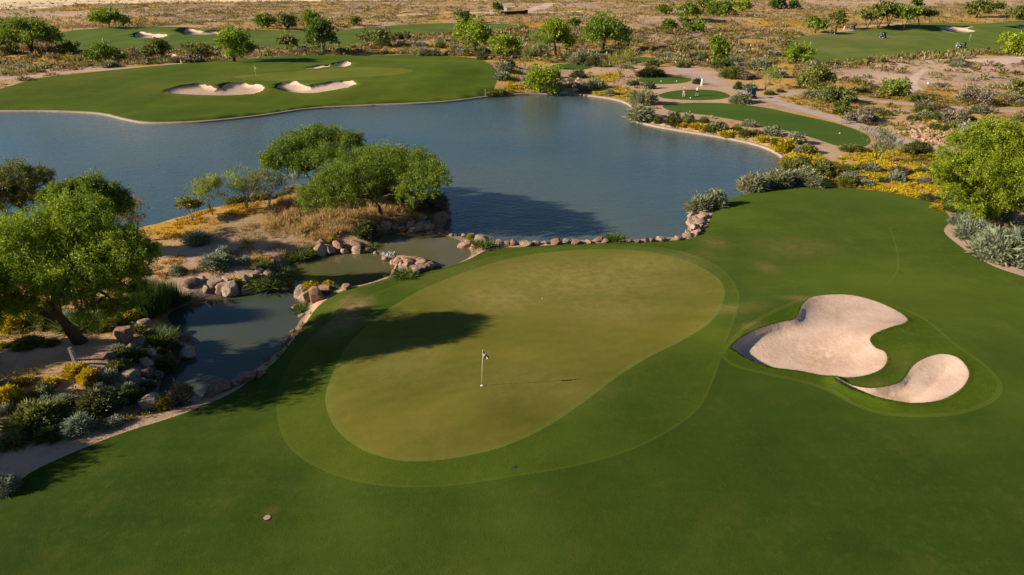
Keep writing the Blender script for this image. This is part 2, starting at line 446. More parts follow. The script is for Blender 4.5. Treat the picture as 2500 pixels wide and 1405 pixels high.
def desert():
    t = NT('desert_soil')
    n1 = t.ramp(t.noise(.035, detail=6, rough=.62), .36, .64)
    soil = t.mix(t.noise(.25, detail=5), (.44, .262, .175), (.61, .415, .300))
    soil = t.mix(t.math('MULTIPLY', n1, .6), soil, (.28, .175, .10))
    veg = t.ramp(t.noise(.45, detail=6, rough=.72), .50, .60)
    soil = t.mix(t.math('MULTIPLY', veg, .5), soil, (.24, .150, .070))
    gpat = t.ramp(t.noise(.9, detail=6, rough=.75, dist=.6), .30, .50)
    gold = t.mix(t.noise(1.7, detail=4), (.42, .205, .014), (.48, .29, .028))
    gmask = t.math('MULTIPLY', t.attr('gold'), gpat)
    gfar = t.math('MULTIPLY', t.ramp(t.noise(.022, detail=5, rough=.6, dist=.8), .44, .57), .9)
    c = t.mix(t.math('MULTIPLY', gfar, t.attr('wild')), soil, gold)
    c = t.mix(gmask, c, gold)
    straw = t.mix(t.noise(2.6, detail=5, rough=.7), (.20, .125, .055), (.36, .24, .11))
    c = t.mix(t.math('MULTIPLY', t.attr('straw'), t.ramp(t.noise(1.4, detail=6, rough=.75), .28, .5)), c, straw)
    peb = t.n('TexVoronoi', {'feature': 'F1'}, Vector=t.pos(), Scale=5.0, Randomness=1.0).outputs['Distance']
    c = t.mix(t.math('MULTIPLY', t.ramp(peb, .30, .10), .35), c, (.36, .27, .21))
    c = t.mix(t.math('MULTIPLY', t.attr('dirt'), .8), c, t.mix(t.noise(.8, detail=4), (.43, .295, .205), (.55, .39, .285)))
    c = t.mix(t.attr('wet_shade'), c, t.mix(t.noise(2.2, detail=5), (.085, .062, .040), (.17, .13, .075)))  # damp soil colour that also paints down the sunlit bank
    nb = t.bump(t.noise(3.0, detail=6, rough=.7), .8, .12)
    return t.principled(c, .95, nb, .1)
M['desert'] = desert()

def plain(name, c1, c2, scale, rough=.9, bd=.02, bs=10, c3=None, spec=.2):
    t = NT(name)
    c = t.mix(t.ramp(t.noise(scale, detail=5, rough=.65), .3, .7), c1, c2)
    if c3: c = t.mix(t.math('MULTIPLY', t.ramp(t.noise(scale*5.3, detail=4, rough=.7), .5, .75), .7), c, c3)
    return t.principled(c, rough, t.bump(t.noise(bs, detail=4, rough=.7), .6, bd), spec)
M['path'] = plain('cart_path_concrete', (.36, .265, .235), (.47, .36, .32), .3, .9, .01, 12, (.40, .29, .25))
M['road'] = plain('dirt_road_soil', (.52, .36, .28), (.66, .47, .37), .08, .95, .05, 2, (.45, .31, .23))
M['pale_flat'] = plain('pale_dry_flat_soil', (.66, .48, .29), (.80, .62, .40), .02, .95, .05, 1, (.60, .43, .27))
M['kerb'] = plain('kerb_concrete', (.25, .195, .155), (.36, .285, .225), 1.2, .9, .02, 8, (.3, .22, .17))

def sand():
    t = NT('bunker_sand')
    c = t.mix(t.ramp(t.noise(.5, detail=5, rough=.65), .35, .65), (.50, .340, .255), (.62, .445, .345))
    mp = t.n('Mapping', Vector=t.pos(), Rotation=(0, 0, .6), Scale=(1.2, 9, 1))
    rk = t.noise(1.6, mp.outputs[0], 4, .7)
    c = t.mix(t.math('MULTIPLY', t.ramp(rk, .56, .75), .5), c, (.42, .29, .2))
    c = t.mix(t.math('MULTIPLY', t.attr('dry'), t.ramp(t.noise(2.2, detail=6, rough=.75), .38, .62)), c, (.34, .22, .115))
    ft = t.n('TexVoronoi', {'feature': 'SMOOTH_F1'}, Vector=t.pos(), Scale=2.6, Smoothness=.4).outputs['Distance']
    fm = t.ramp(t.noise(.45, detail=3), .45, .6)
    c = t.mix(t.math('MULTIPLY', t.math('MULTIPLY', t.ramp(ft, .32, .12), fm), .35), c, (.40, .27, .19))
    h = t.math('ADD', t.math('ADD', t.math('MULTIPLY', rk, .5), t.noise(4.5, detail=6, rough=.75)), t.math('MULTIPLY', t.math('MULTIPLY', ft, fm), .5))
    return t.principled(c, .95, t.bump(h, .8, .055), .1)
M['sand'] = sand()

def water(name, c1, c2, big, ripple, rough):
    t = NT(name)
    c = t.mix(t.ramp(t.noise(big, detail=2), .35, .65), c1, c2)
    v = t.n('Mapping', Vector=t.pos(), Rotation=(0, 0, .35), Scale=(1.0, 2.0, 1)).outputs[0]
    a = t.noise(1.5, v, 3, .6, .4); b = t.noise(.33, v, 2, .5)
    h = t.math('ADD', a, t.math('MULTIPLY', b, .8))
    amp = t.ramp(t.noise(.03, detail=2), .3, .7)
    nb = t.n('Bump', Height=t.math('MULTIPLY', h, t.math('ADD', .55, t.math('MULTIPLY', amp, .6))), Strength=1.0, Distance=ripple).outputs[0]
    b_ = t.n('BsdfPrincipled', Base_Color=c, Roughness=rough, IOR=1.333, Normal=nb)
    t.t.links.new(b_.outputs[0], t.out.inputs[0])
    return t.m
M['lake'] = water('lake_water', (.042, .082, .098), (.088, .108, .088), .022, .06, .06)  # blue of the reflected sky mixed into the water colour as noise patches
M['pond_up'] = water('upper_pond_water', (.10, .088, .036), (.12, .105, .046), .1, .012, .05)
M['pond_mid'] = water('middle_pond_water', (.088, .086, .034), (.105, .098, .040), .1, .012, .05)
M['pond_low'] = water('lower_pond_water', (.050, .062, .044), (.064, .074, .050), .1, .012, .05)

def leafmat():
    t = NT('foliage')
    c = t.attr('col', 'Color')
    r = t.n('ObjectInfo').outputs['Random']
    c = t.mix(1.0, c, t.n('CombineColor', i0=t.math('ADD', 1.08, t.math('MULTIPLY', r, .3)), i1=t.math('ADD', 1.12, t.math('MULTIPLY', r, .16)), i2=1.05).outputs[0], 'MULTIPLY')
    d = t.n('BsdfDiffuse', Color=c); tr = t.n('BsdfTranslucent', Color=c)
    g = t.n('BsdfGlossy', Color=(1, 1, 1), Roughness=.55)
    m1 = t.n('MixShader', i0=.38, i1=d.outputs[0], i2=tr.outputs[0])
    m2 = t.n('MixShader', i0=.025, i1=m1.outputs[0], i2=g.outputs[0])
    t.t.links.new(m2.outputs[0], t.out.inputs[0])
    return t.m
M['leaf'] = leafmat()

def bark(name, c1, c2):
    t = NT(name)
    v = t.n('Mapping', Vector=t.n('TexCoord').outputs['Object'], Scale=(6, 6, 1.3)).outputs[0]
    n = t.noise(1.6, v, 5, .7)
    return t.principled(t.mix(n, c1, c2), .9, t.bump(n, .8, .05), .1)
M['bark'] = bark('mesquite_bark', (.035, .026, .018), (.105, .078, .055))
M['bark_pale'] = bark('palo_verde_bark', (.15, .155, .07), (.30, .29, .17))
M['bark_white'] = bark('bleached_branch_bark', (.32, .30, .24), (.52, .50, .42))

def rockmat():
    t = NT('granite_boulder')
    oi = t.n('ObjectInfo'); r = oi.outputs['Random']
    tc = t.n('TexCoord').outputs['Object']
    v = t.n('VectorMath', {'operation': 'ADD'}, i0=tc, i1=oi.outputs['Location']).outputs[0]
    a = t.mix(r, (.40, .275, .195), (.34, .215, .145))
    a = t.mix(t.ramp(t.noise(1.6, v, 5, .65), .35, .68), a, (.43, .34, .27))
    a = t.mix(t.math('MULTIPLY', t.ramp(t.noise(3.2, v, 5, .7), .50, .62), .8), a, (.15, .105, .08))
    a = t.mix(t.math('MULTIPLY', t.ramp(t.noise(16, v, 3, .7), .5, .7), .5), a, (.17, .12, .10))
    a = t.mix(1.0, a, t.attr('rockcol', 'Color'), 'MULTIPLY') if False else a
    a = t.mix(1.0, a, t.n('Attribute', {'attribute_name': 'tone', 'attribute_type': 'OBJECT'}).outputs['Color'], 'MULTIPLY')
    return t.principled(a, .88, t.bump(t.noise(4, v, 7, .75), 1.0, .14), .2)
M['rock'] = rockmat()

def flat(name, c, rough=.5, spec=.4, metal=0.0, vary=.12):
    t = NT(name)
    n = t.noise(7.0, t.n('TexCoord').outputs['Object'], 3, .6)
    return t.principled(t.mix(n, tuple(x*(1-vary) for x in c), tuple(min(1, x*(1+vary)) for x in c)), rough, None, spec, Metallic=metal)
M['black_paint'] = flat('dark_cart_paint', (.018, .019, .028), .3)
M['cart_seat'] = flat('cart_seat_vinyl', (.32, .30, .27), .6)
M['rubber'] = flat('tyre_rubber', (.014, .014, .015), .85)
M['white_paint'] = flat('white_paint', (.78, .77, .74), .45)
M['metal'] = flat('grey_metal', (.35, .35, .36), .4, .5, .7)
M['glass'] = flat('windshield_acrylic', (.06, .07, .08), .25, .3)
M['bag'] = flat('golf_bag_cloth', (.10, .13, .20), .8)
M['maroon'] = flat('maroon_wall_paint', (.085, .016, .026), .8, .2)
M['wood'] = bark('weathered_post_wood', (.26, .22, .19), (.42, .37, .33))
M['skin'] = flat('skin', (.48, .29, .20), .6)
M['hair'] = flat('cap_cloth', (.70, .66, .62), .8)
M['teal_cloth'] = flat('turquoise_cloth', (.01, .25, .36), .85)
M['maroon_cloth'] = flat('dark_red_cloth', (.16, .055, .05), .85)
M['lilac_cloth'] = flat('pale_shirt_cloth', (.58, .55, .62), .85)
M['black_cloth'] = flat('black_cloth', (.02, .02, .025), .85)
M['khaki_cloth'] = flat('pale_trouser_cloth', (.62, .52, .44), .85)
M['white_cloth'] = flat('white_cloth', (.75, .75, .76), .85)
M['foam'] = flat('white_water_foam', (.78, .82, .85), .35)
M['pole'] = flat('pale_yellow_pole_paint', (.80, .76, .52), .4)
M['drain'] = flat('pink_plastic_lid', (.40, .24, .17), .7)
def checker():
    t = NT('navy_checked_flag_cloth')
    v = t.n('Mapping', Vector=t.n('TexCoord').outputs['UV'], Scale=(3, 2, 1)).outputs[0]
    c = t.n('TexChecker', Vector=v, Scale=1.0, Color1=(.82, .82, .84), Color2=(.012, .016, .06)).outputs[0]
    return t.principled(c, .8)
M['flag'] = checker()

# ------------------------------------------------------------------ the ground, cut along the outlines into one object per surface
DRY = [(1870,655,26,13,.9),(1745,600,32,13,.8),(1940,610,100,24,.55),(1700,630,60,16,.35),(860,752,42,26,1.3),(830,800,60,40,.7),(1400,690,260,55,.95),(1220,735,110,40,1.1),(1560,650,140,30,.9),(1480,760,160,40,.7),(1000,900,90,50,.4),(1300,960,160,50,.4),
 (1800,770,90,14,.5),(1840,812,40,8,1.0),(1950,745,50,6,.9),(480,236,170,14,.6),(560,203,60,8,.6),(200,215,200,16,.35),(2180,905,80,20,.45),(2120,945,60,10,.6),(2080,95,120,14,.8),(2000,115,70,14,.6),
 (2010,870,60,26,.9),(1960,840,60,20,.5),(2180,968,40,14,1.0),(660,1262,16,6,.5)]
GOLD = [(80,150,150,22,1),(250,140,170,26,.9),(430,560,120,26,1.1),(590,525,190,24,.9),(720,505,170,30,.7),(2170,430,170,75,1.3),(2050,292,170,26,.8),(2250,238,260,26,.8),(2330,288,240,20,.8),
 (1640,130,130,9,1.2),(1730,137,120,7,1.2),(1980,68,80,16,1.1),(2060,75,80,10,1.2),(2220,45,220,12,1),(1310,62,50,5,1.2),(1250,27,70,4,1),(880,100,70,7,.9),(480,640,60,30,.5),(1500,222,90,22,.9),
 (1440,195,120,22,.7),(1250,215,50,20,.9),(270,780,170,60,1.1),(30,800,120,60,1),(2150,470,160,40,1.2),(1950,400,70,70,1),(1800,320,140,24,.8),(2220,310,90,24,.7),(60,960,90,60,.7),(300,640,140,60,.9),(90,700,140,80,.9),(1900,130,90,14,.8)]
STRAW = [(1005,655,70,16,1.2),(1000,640,50,8,1.0),(1090,652,40,8,.9),(920,690,60,8,.7),(900,520,240,40,1.1),(760,560,180,40,1.0),(640,570,140,40,.8),(1040,500,70,30,1),(600,640,120,20,.6),(1650,85,260,30,.5),(1750,120,220,16,.6),(2300,250,240,26,.5)]
DIRT = [(470,625,150,26,1),(620,600,80,12,.6),(1400,190,220,30,.7),(1700,215,200,34,.8),(1640,285,80,26,.9),(2010,370,70,30,1),(1840,325,180,22,.5),(2150,190,130,20,.9),(2330,180,200,24,.8),(2440,148,90,8,1),
 (2250,285,120,8,.8),(2330,590,70,60,1),(2480,690,80,50,1),(150,1120,180,26,.5),(2240,320,90,30,.9),(1300,15,500,8,.7),(130,36,200,9,1),(2200,8,400,8,1),(2340,270,200,10,.7),(700,470,60,20,.2),(420,1030,100,20,.4)]

def blobs_eval(B, x, y):
    r = np.zeros_like(x)
    for px, py, rx, ry, s in B:
        c = unproj(px, py, .6); w = mpp(c[0], c[1], .6)*rx
        a, b = unproj(px, py-ry, .6)[1], unproj(px, py+ry, .6)[1]
        ly = max(.5, abs(a-b)/2); cy = (a+b)/2
        q = ((x-c[0])/w)**2+((y-cy)/ly)**2
        m = q < 6
        r[m] = np.maximum(r[m], s*np.exp(-q[m]**1.3))
    return r

def build_ground():
    pts = []
    r = 9.0; k = 0
    while r < 3200:
        st = .0095 if r < 70 else .011 if r < 260 else .02
        n = int(2.5/(st*1.25))
        a = np.linspace(-1.25, 1.25, n)+(.5*st if k % 2 else 0)
        pts.append(np.stack([r*np.sin(a), r*np.cos(a)], -1)); r *= 1+st; k += 1
    pts = np.vstack(pts)
    pts += RNG.normal(size=pts.shape)*.0018*np.hypot(pts[:, 0], pts[:, 1])[:, None]
    # finer in the near bunkers and on their lips
    for P in (BUNKER_BIG, BUNKER_SMALL):
        x0, y0 = P.min(0)-.9; x1, y1 = P.max(0)+.9
        g = np.stack(np.meshgrid(np.arange(x0, x1, .11), np.arange(y0, y1, .11)), -1).reshape(-1, 2)
        g += RNG.normal(size=g.shape)*.02
        s = sdist(P, g[:, 0], g[:, 1], 2); pts = np.vstack([pts, g[s < .8]])
    for P, L, w in WATER[1:]:
        x0, y0 = P.min(0)-1.5; x1, y1 = P.max(0)+1.5
        g = np.stack(np.meshgrid(np.arange(x0, x1, .3), np.arange(y0, y1, .3)), -1).reshape(-1, 2)
        s = sdist(P, g[:, 0], g[:, 1], 3); pts = np.vstack([pts, g[(s < 1.5) & (s > 0)]])
    rings = []
    for n, P in ZONES:
        if P is None: continue
        rings += list(P) if isinstance(P, tuple) else [P]
    keep = np.ones(len(pts), bool)
    cell = .0035*np.hypot(pts[:, 0], pts[:, 1])
    for R in rings: keep &= dist_line(R, pts[:, 0], pts[:, 1], True, 2.0) > np.minimum(cell, .6)
    pts = pts[keep]
    pts = np.vstack([pts, [(-3000, -300), (3000, -300), (0, -300), (-40, -20), (40, -20), (0, -40), (-150, -100), (150, -100)]])
    verts = pts.tolist(); edges = []
    for R in rings:
        b = len(verts); verts += R.tolist()
        edges += [(b+i, b+(i+1) % len(R)) for i in range(len(R))]
    o = geometry.delaunay_2d_cdt([Vector(v) for v in verts], edges, [], 0, 2e-4, False)
    V = np.array([(v[0], v[1]) for v in o[0]]); F = np.array(o[2], np.int32)
    cen = V[F].mean(1)
    zid = zone_of(cen[:, 0], cen[:, 1])
    z = H(V[:, 0], V[:, 1])
    wl = {}
    names = [n for n, _ in ZONES]
    for n, (P, L, w) in zip(('lake', 'pond_up', 'pond_mid', 'pond_low'), WATER):
        i = names.index(n); wl[i] = L
        vi = np.unique(F[zid == i]); z[vi] = L
    e = .12
    gx = (H(V[:, 0]+e, V[:, 1])-H(V[:, 0]-e, V[:, 1]))/(2*e); gy = (H(V[:, 0], V[:, 1]+e)-H(V[:, 0], V[:, 1]-e))/(2*e)
    N = np.stack([-gx, -gy, np.ones_like(gx)], -1); N /= np.linalg.norm(N, axis=1, keepdims=True)
    dry = blobs_eval(DRY, V[:, 0], V[:, 1]); gold = blobs_eval(GOLD, V[:, 0], V[:, 1]); dirt = blobs_eval(DIRT, V[:, 0], V[:, 1]); straw = blobs_eval(STRAW, V[:, 0], V[:, 1])
    wet_shade = np.zeros(len(V))  # damp margin, doubling as painted shade on banks the sun makes pale
    for P, L, w in WATER[1:]: wet_shade = np.maximum(wet_shade, smooth(1.1, .15, dist_line(P, V[:, 0], V[:, 1], True, 3))*.9)
    wet_shade = np.maximum(wet_shade, .7*smooth(.6, .1, dist_line(LAKE, V[:, 0], V[:, 1], True, 3)))
    wild = smooth(95, 170, np.hypot(V[:, 0], V[:, 1]))
    groups = {}
    for i, n in enumerate(names):
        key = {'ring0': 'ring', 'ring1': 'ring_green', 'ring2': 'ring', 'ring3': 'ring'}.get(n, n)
        if key in ('tee', 'sand', 'path', 'road'): key = '%s#%d' % (key, i)
        groups.setdefault(key, []).append(i)
    LAB = {'desert': ('desert_ground', 'pinkish tan desert soil with gold flower patches', 'ground'), 'pale_flat': ('dry_flat', 'pale sandy flat at the far edge', 'ground'),
     'turf_near': ('fairway', 'dark green mown grass around the near putting green', 'fairway'), 'turf_far': ('fairway', 'green mounded grass across the lake', 'fairway'),
     'turf_back': ('fairway', 'long green fairway strip behind the lake, in the desert', 'fairway'), 'turf_right': ('fairway', 'olive green fairway with carts at upper right', 'fairway'),
     'collar': ('green_collar', 'mown grass collar round the near putting green', 'grass collar'), 'ring': ('mown_edge', 'thin pale mown lines around the collar and the near bunkers', 'mown edge'),
     'ring_green': ('mown_edge', 'pale mown edge line, sunlit lip painted in, circling the near putting green', 'mown edge'),
     'green': ('putting_green', 'yellowish putting green with the near flag', 'putting green'), 'green_far': ('putting_green', 'narrow olive putting green across the lake', 'putting green'),
     'brough': ('bunker_bank', 'bright longer grass around the two near bunkers', 'grass bank'), 'lake': ('lake', 'large blue grey lake with fine ripples', 'lake'),
     'pond_up': ('pond', 'murky upper pond beside the lake rocks', 'pond'), 'pond_mid': ('pond', 'murky middle pond between two small cascades', 'pond'), 'pond_low': ('pond', 'dark lower pond shaded by the big tree', 'pond')}
    TL = ['longest tee box, nearest the lake kerb', 'oval tee box the two golfers stand on', 'oval tee box behind the golfers', 'small tee box left above the rock waterfall', 'small tee box behind the dark round shrub', 'thin tee box across the path']
    SL = ['large heart shaped sand bunker right of the near green', 'small curved sand bunker below the large one', 'long sand bunker across the lake, left', 'two lobed sand bunker across the lake, right', 'round sand bunker behind the far green', 'thin sand strip behind the far green', 'sand bunker left on the back fairway', 'sand bunker right on the back fairway', 'forked sand bunker by the far right flag', 'sand bunker cut by the right frame edge', 'round sand patch under the trees by the two parked carts']
    PL = ['pale cart path winding past the tee boxes', 'cart path branching off to the right', 'cart path behind the far green', 'cart path where two carts drive, upper right']
    RL = ['wide dirt road in front of the maroon wall', 'dirt road bending away behind the maroon wall', 'pale dirt track right of the maroon wall', 'right wheel track curving through the desert', 'left wheel track curving through the desert', 'pale dirt clearing at the right edge']
    cnt = {'tee': 0, 'sand': 0, 'path': 0, 'road': 0}
    kinds = {'tee': ('tee_box', 'tee box', TL), 'sand': ('bunker', 'bunker', SL), 'path': ('cart_path', 'path', PL), 'road': ('dirt_road', 'road', RL)}
    for key, ids in groups.items():
        sel = np.isin(zid, ids)
        base = key.split('#')[0]
        if base in cnt:
            nm, cat, L = kinds[base]; lab = L[cnt[base]]; cnt[base] += 1
        else: nm, lab, cat = LAB[key]
        if not sel.any(): continue
        f = F[sel]; u, inv = np.unique(f, return_inverse=True)
        isw = base in ('lake', 'pond_up', 'pond_mid', 'pond_low')
        nn = np.tile((0., 0., 1.), (len(u), 1)) if isw else N[u]
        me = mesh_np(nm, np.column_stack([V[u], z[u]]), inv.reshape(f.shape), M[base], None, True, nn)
        for an, av in (('dry', dry), ('gold', gold), ('dirt', dirt), ('straw', straw), ('wet_shade', wet_shade), ('wild', wild)):
            a = me.attributes.new(an, 'FLOAT', 'POINT'); a.data.foreach_set('value', av[u].astype(np.float32))
        tag(obj(nm, me), lab, cat, None, 'structure')
build_ground()

def kerb(P, label, w=.38, h=.25):
    P = spline(P, False, 6); q = unproj(P[:, 0], P[:, 1], 0.0)
    t = np.gradient(q, axis=0); t /= np.linalg.norm(t, axis=1, keepdims=True)
    n = np.stack([-t[:, 1], t[:, 0]], -1)
    mid = q[len(q)//2]+n[len(q)//2]*.3
    if inside(LAKE, mid[:1], mid[1:2])[0]: n = -n
    j = 1+.10*np.sin(np.arange(len(q))*1.7)
    prof = [(-.10, -.4), (-.06, h*.75), (.06, h), (w*.8, h+.05), (w, h-.05), (w+.05, -.3)]
    V = np.concatenate([np.column_stack([q+n*(a*(j[:, None] if b > 0 else 1)), np.full(len(q), b)]) for a, b in prof])
    m = len(q); F = [(k*m+i, k*m+i+1, (k+1)*m+i+1, (k+1)*m+i) for k in range(len(prof)-1) for i in range(m-1)]
    tag(obj('lake_kerb', mesh_np('lake_kerb', V, F, M['kerb'], None, True)), label, 'kerb', None, 'structure')
kerb([(-420,276),(-200,272),(0,274),(100,274),(200,277),(255,282),(300,293),(350,302),(420,303),(520,298),(640,285),(760,268),(900,260),(1000,256),(1100,250),(1180,240),(1230,235),(1300,231),(1350,231)], 'pale concrete kerb along the far lake shore')
kerb([(1400,233),(1430,235),(1490,243),(1528,254),(1540,265),(1532,280),(1545,296),(1600,311),(1680,325),(1760,338),(1840,355),(1890,374),(1916,396),(1918,415)], 'pale concrete kerb curving below the tee boxes')

# ------------------------------------------------------------------ camera, sun, sky
cam = bpy.data.cameras.new('camera'); cam.sensor_width = 36; cam.lens = 36*FOC/2500; cam.clip_start = .5; cam.clip_end = 20000
co = link(bpy.data.objects.new('camera', cam)); co.location = (0, 0, CAM_H); co.rotation_euler = (math.pi/2-PITCH, 0, 0)
S.camera = co
SUN_EL = math.radians(23.5); to_sun = Vector((-.985*math.cos(SUN_EL), -.172*math.cos(SUN_EL), math.sin(SUN_EL)))
sl = bpy.data.lights.new('sun', 'SUN'); sl.energy = 5.0; sl.angle = math.radians(.55); sl.color = (1.0, .88, .70)
so = link(bpy.data.objects.new('sun', sl)); so.rotation_euler = to_sun.to_track_quat('Z', 'Y').to_euler(); so.location = (-60, -10, 60)
W = bpy.data.worlds.new('World'); S.world = W; W.use_nodes = True
wt = W.node_tree; bg = wt.nodes['Background']
sk = wt.nodes.new('ShaderNodeTexSky'); sk.sky_type = 'NISHITA'; sk.sun_disc = False
sk.sun_elevation = SUN_EL; sk.sun_rotation = math.atan2(to_sun.x, to_sun.y)
wt.links.new(sk.outputs[0], bg.inputs[0]); bg.inputs[1].default_value = .05
sk.ozone_density = 5.0; sk.dust_density = .4
S.view_settings.view_transform = 'Standard'; S.view_settings.look = 'None'; S.view_settings.exposure = .80; S.view_settings.gamma = 1
S.cycles.max_bounces = 5; S.cycles.transparent_max_bounces = 4; S.cycles.caustics_reflective = False; S.cycles.caustics_refractive = False

# ------------------------------------------------------------------ foliage
def unit(v): return v/(np.linalg.norm(v, axis=-1, keepdims=True)+1e-9)

def leaves(P, A, L, W, rng):
    """diamond leaf sprays: base point P, axis A, length L, width W"""
    n = len(P); L = np.broadcast_to(L, n)[:, None]; W = np.broadcast_to(W, n)[:, None]
    s = unit(np.cross(A, rng.normal(size=(n, 3)))); up = np.cross(s, A)
    V = np.stack([P, P+A*L*.5+s*W*.5+up*L*.08, P+A*L, P+A*L*.5-s*W*.5+up*L*.08], 1)
    return V.reshape(-1, 3), np.arange(n*4, dtype=np.int32).reshape(-1, 4)

def crown_geo(blobs, n, L, W, rng, droop=.35, clump=.22, cols=((.05, .10, .012), (.11, .16, .02)), per=22, shell=.5, squash=.85, up=0.0, spray=False):
    """blobs: (x,y,z,r). Leaves gathered in clumps through the blobs."""
    B = np.array(blobs, float); w = B[:, 3]**2; w /= w.sum()
    nc = max(6, n//per)
    bi = rng.choice(len(B), nc, p=w)
    u = unit(rng.normal(size=(nc, 3))); u[:, 2] = np.where((u[:, 2] < -.35) & (rng.random(nc) < .6), -u[:, 2]*.5, u[:, 2])
    rr = shell+(1.02-shell)*rng.random(nc)**.6
    rr *= 1+.14*np.sin(u[:, 0]*5+bi)*np.cos(u[:, 1]*4+bi*2)
    C = B[bi, :3]+u*(B[bi, 3]*rr)[:, None]*np.array([1, 1, squash])
    cr = B[bi, 3]*clump*(.6+.8*rng.random(nc))
    ct = .72*rng.random(nc)+.28*np.sin(bi*2.4)*.5+.14
    k = per
    ci = np.repeat(np.arange(nc), k); m = len(ci)
    if spray:      # feathery drooping sprays, some left out so that gaps open
        ax = unit(u+.45*rng.normal(size=(nc, 3))+np.array([0, 0, -.45])); tt = rng.random(m)*2.1-.7
        P = C[ci]+ax[ci]*(tt*cr[ci]*1.15)[:, None]+rng.normal(size=(m, 3))*(cr[ci]*(.42-.12*tt))[:, None]
    else: P = C[ci]+rng.normal(size=(m, 3))*cr[ci][:, None]*np.array([.75, .75, .55])
    A = unit(.75*rng.normal(size=(m, 3))+.55*u[ci]+np.array([0, 0, up-droop*1.0]))
    V, F = leaves(P, A, L*(.6+.8*rng.random(m)), W*(.6+.8*rng.random(m)), rng)
    c0, c1 = np.array(cols[0]), np.array(cols[1])
    f = np.clip(ct[ci]*.75+rng.random(m)*.35-.05, 0, 1)[:, None]
    col = (c0*(1-f)+c1*f)*(.8+.4*rng.random(m))[:, None]
    return V, F, col, C

def branch_pts(a, b, rng, sag=.12, n=5):
    a, b = np.array(a, float), np.array(b, float); d = b-a; l = np.linalg.norm(d)
    ts = np.linspace(0, 1, n); out = []
    w = rng.normal(size=3)*l*.06
    for t in ts:
        p = a+d*t; p = p+w*math.sin(math.pi*t); p[2] += l*sag*math.sin(math.pi*t); out.append(p)
    return out

def trunk_mb(forks, tips, r0, rng, base_pts, sides=8, twig=True):
    """base_pts: trunk line(s); limbs grow from the fork to tips"""
    mb = MB()
    for line in base_pts:
        n = len(line); mb.tube(line, [r0*(1.35 if i == 0 else 1-.35*i/(n-1)) for i in range(n)], sides)
    for i, t in enumerate(tips):
        f = np.array(forks[i % len(forks)]); l = np.linalg.norm(np.array(t)-f)
        p = branch_pts(f, t, rng)
        rr = r0*.62
        mb.tube(p, [rr*(1-.82*k/(len(p)-1)) for k in range(len(p))], max(5, sides-2))
        if twig:
            for _ in range(3):
                q = p[rng.integers(1, len(p)-1)]; e = np.array(q)+rng.normal(size=3)*min(l*.22, .7)+np.array([0, 0, l*.05])
                pp = branch_pts(q, e, rng, .05, 4)
                mb.tube(pp, [rr*.38*(1-.75*k/3) for k in range(4)], 5)
    return mb

GREEN_C = ((.072, .130, .008), (.200, .265, .015))
DEEP_C = ((.040, .080, .009), (.105, .155, .014))
LIME_C = ((.135, .200, .006), (.300, .360, .012))
BRIGHT_C = ((.100, .170, .007), (.285, .350, .013))
VERDE_C = ((.130, .190, .030), (.255, .300, .052))
OLIVE_C = ((.105, .125, .022), (.205, .210, .048))
SAGE_C = ((.170, .185, .105), (.350, .345, .225))
SILVER_C = ((.150, .185, .125), (.310, .345, .240))
YEL_C = ((.250, .215, .006), (.640, .450, .006))
BROWN_C = ((.120, .085, .045), (.220, .165, .095))
DARK_C = ((.070, .088, .022), (.150, .158, .050))
STRAW_C = ((.320, .205, .080), (.520, .360, .160))
GOLD_C = ((.320, .180, .012), (.560, .310, .014))
GREY_C = ((.150, .130, .090), (.290, .250, .180))

def place_blobs(base, pxblobs):
    """photograph-traced blobs (px,py,r_px,depth offset m) -> metres relative to the tree base"""
    out = []
    for px, py, r, dy in pxblobs:
        y = base.y+dy; rr = ray(px, py); t = y/rr[1]
        x, z = rr[0]*t, CAM_H+rr[2]*t
        out.append((x-base.x, dy, z-base.z, r*mpp(x, y, z)))
    return out

def hero(name, label, basepx, pxblobs, leanpx, n, L, W, cols, seed, r0=.22, droop=.35, group=None, bark_='bark', per=64, extra_trunks=(), clump=.27, base=None, dy=0, rsc=.86):
    rng = np.random.default_rng(seed)
    b = at(*basepx) if base is None else base
    B = [(x, y, z, r*rsc) for x, y, z, r in place_blobs(b, [(q[0], q[1], q[2], q[3]+dy) for q in pxblobs])]
    root = empty(name, b, 0, label, 'tree', group)
    V, F, col, C = crown_geo(B, int(n*.8), L, W, rng, droop, clump, cols, per, .55, spray=True)
    obj('crown', mesh_np(name+'_crown', V, F, M['leaf'], col), root)
    lines = []
    for ln in (leanpx,)+tuple(extra_trunks):
        pts = [(0, 0, -.25)]+[tuple(place_blobs(b, [(q[0], q[1], 1, q[2] if len(q) > 2 else 0)])[0][:3]) for q in ln]
        lines.append(pts)
    forks = [l[-1] for l in lines]
    tips = [c[:3] for c in B]
    # each limb springs from the nearest fork
    ordered = [min(forks, key=lambda f: np.linalg.norm(np.array(f)-np.array(t))) for t in tips]
    obj('trunk', trunk_mb(ordered, tips, r0, rng, lines).mesh(name+'_trunk', M[bark_], True), root)
    return root

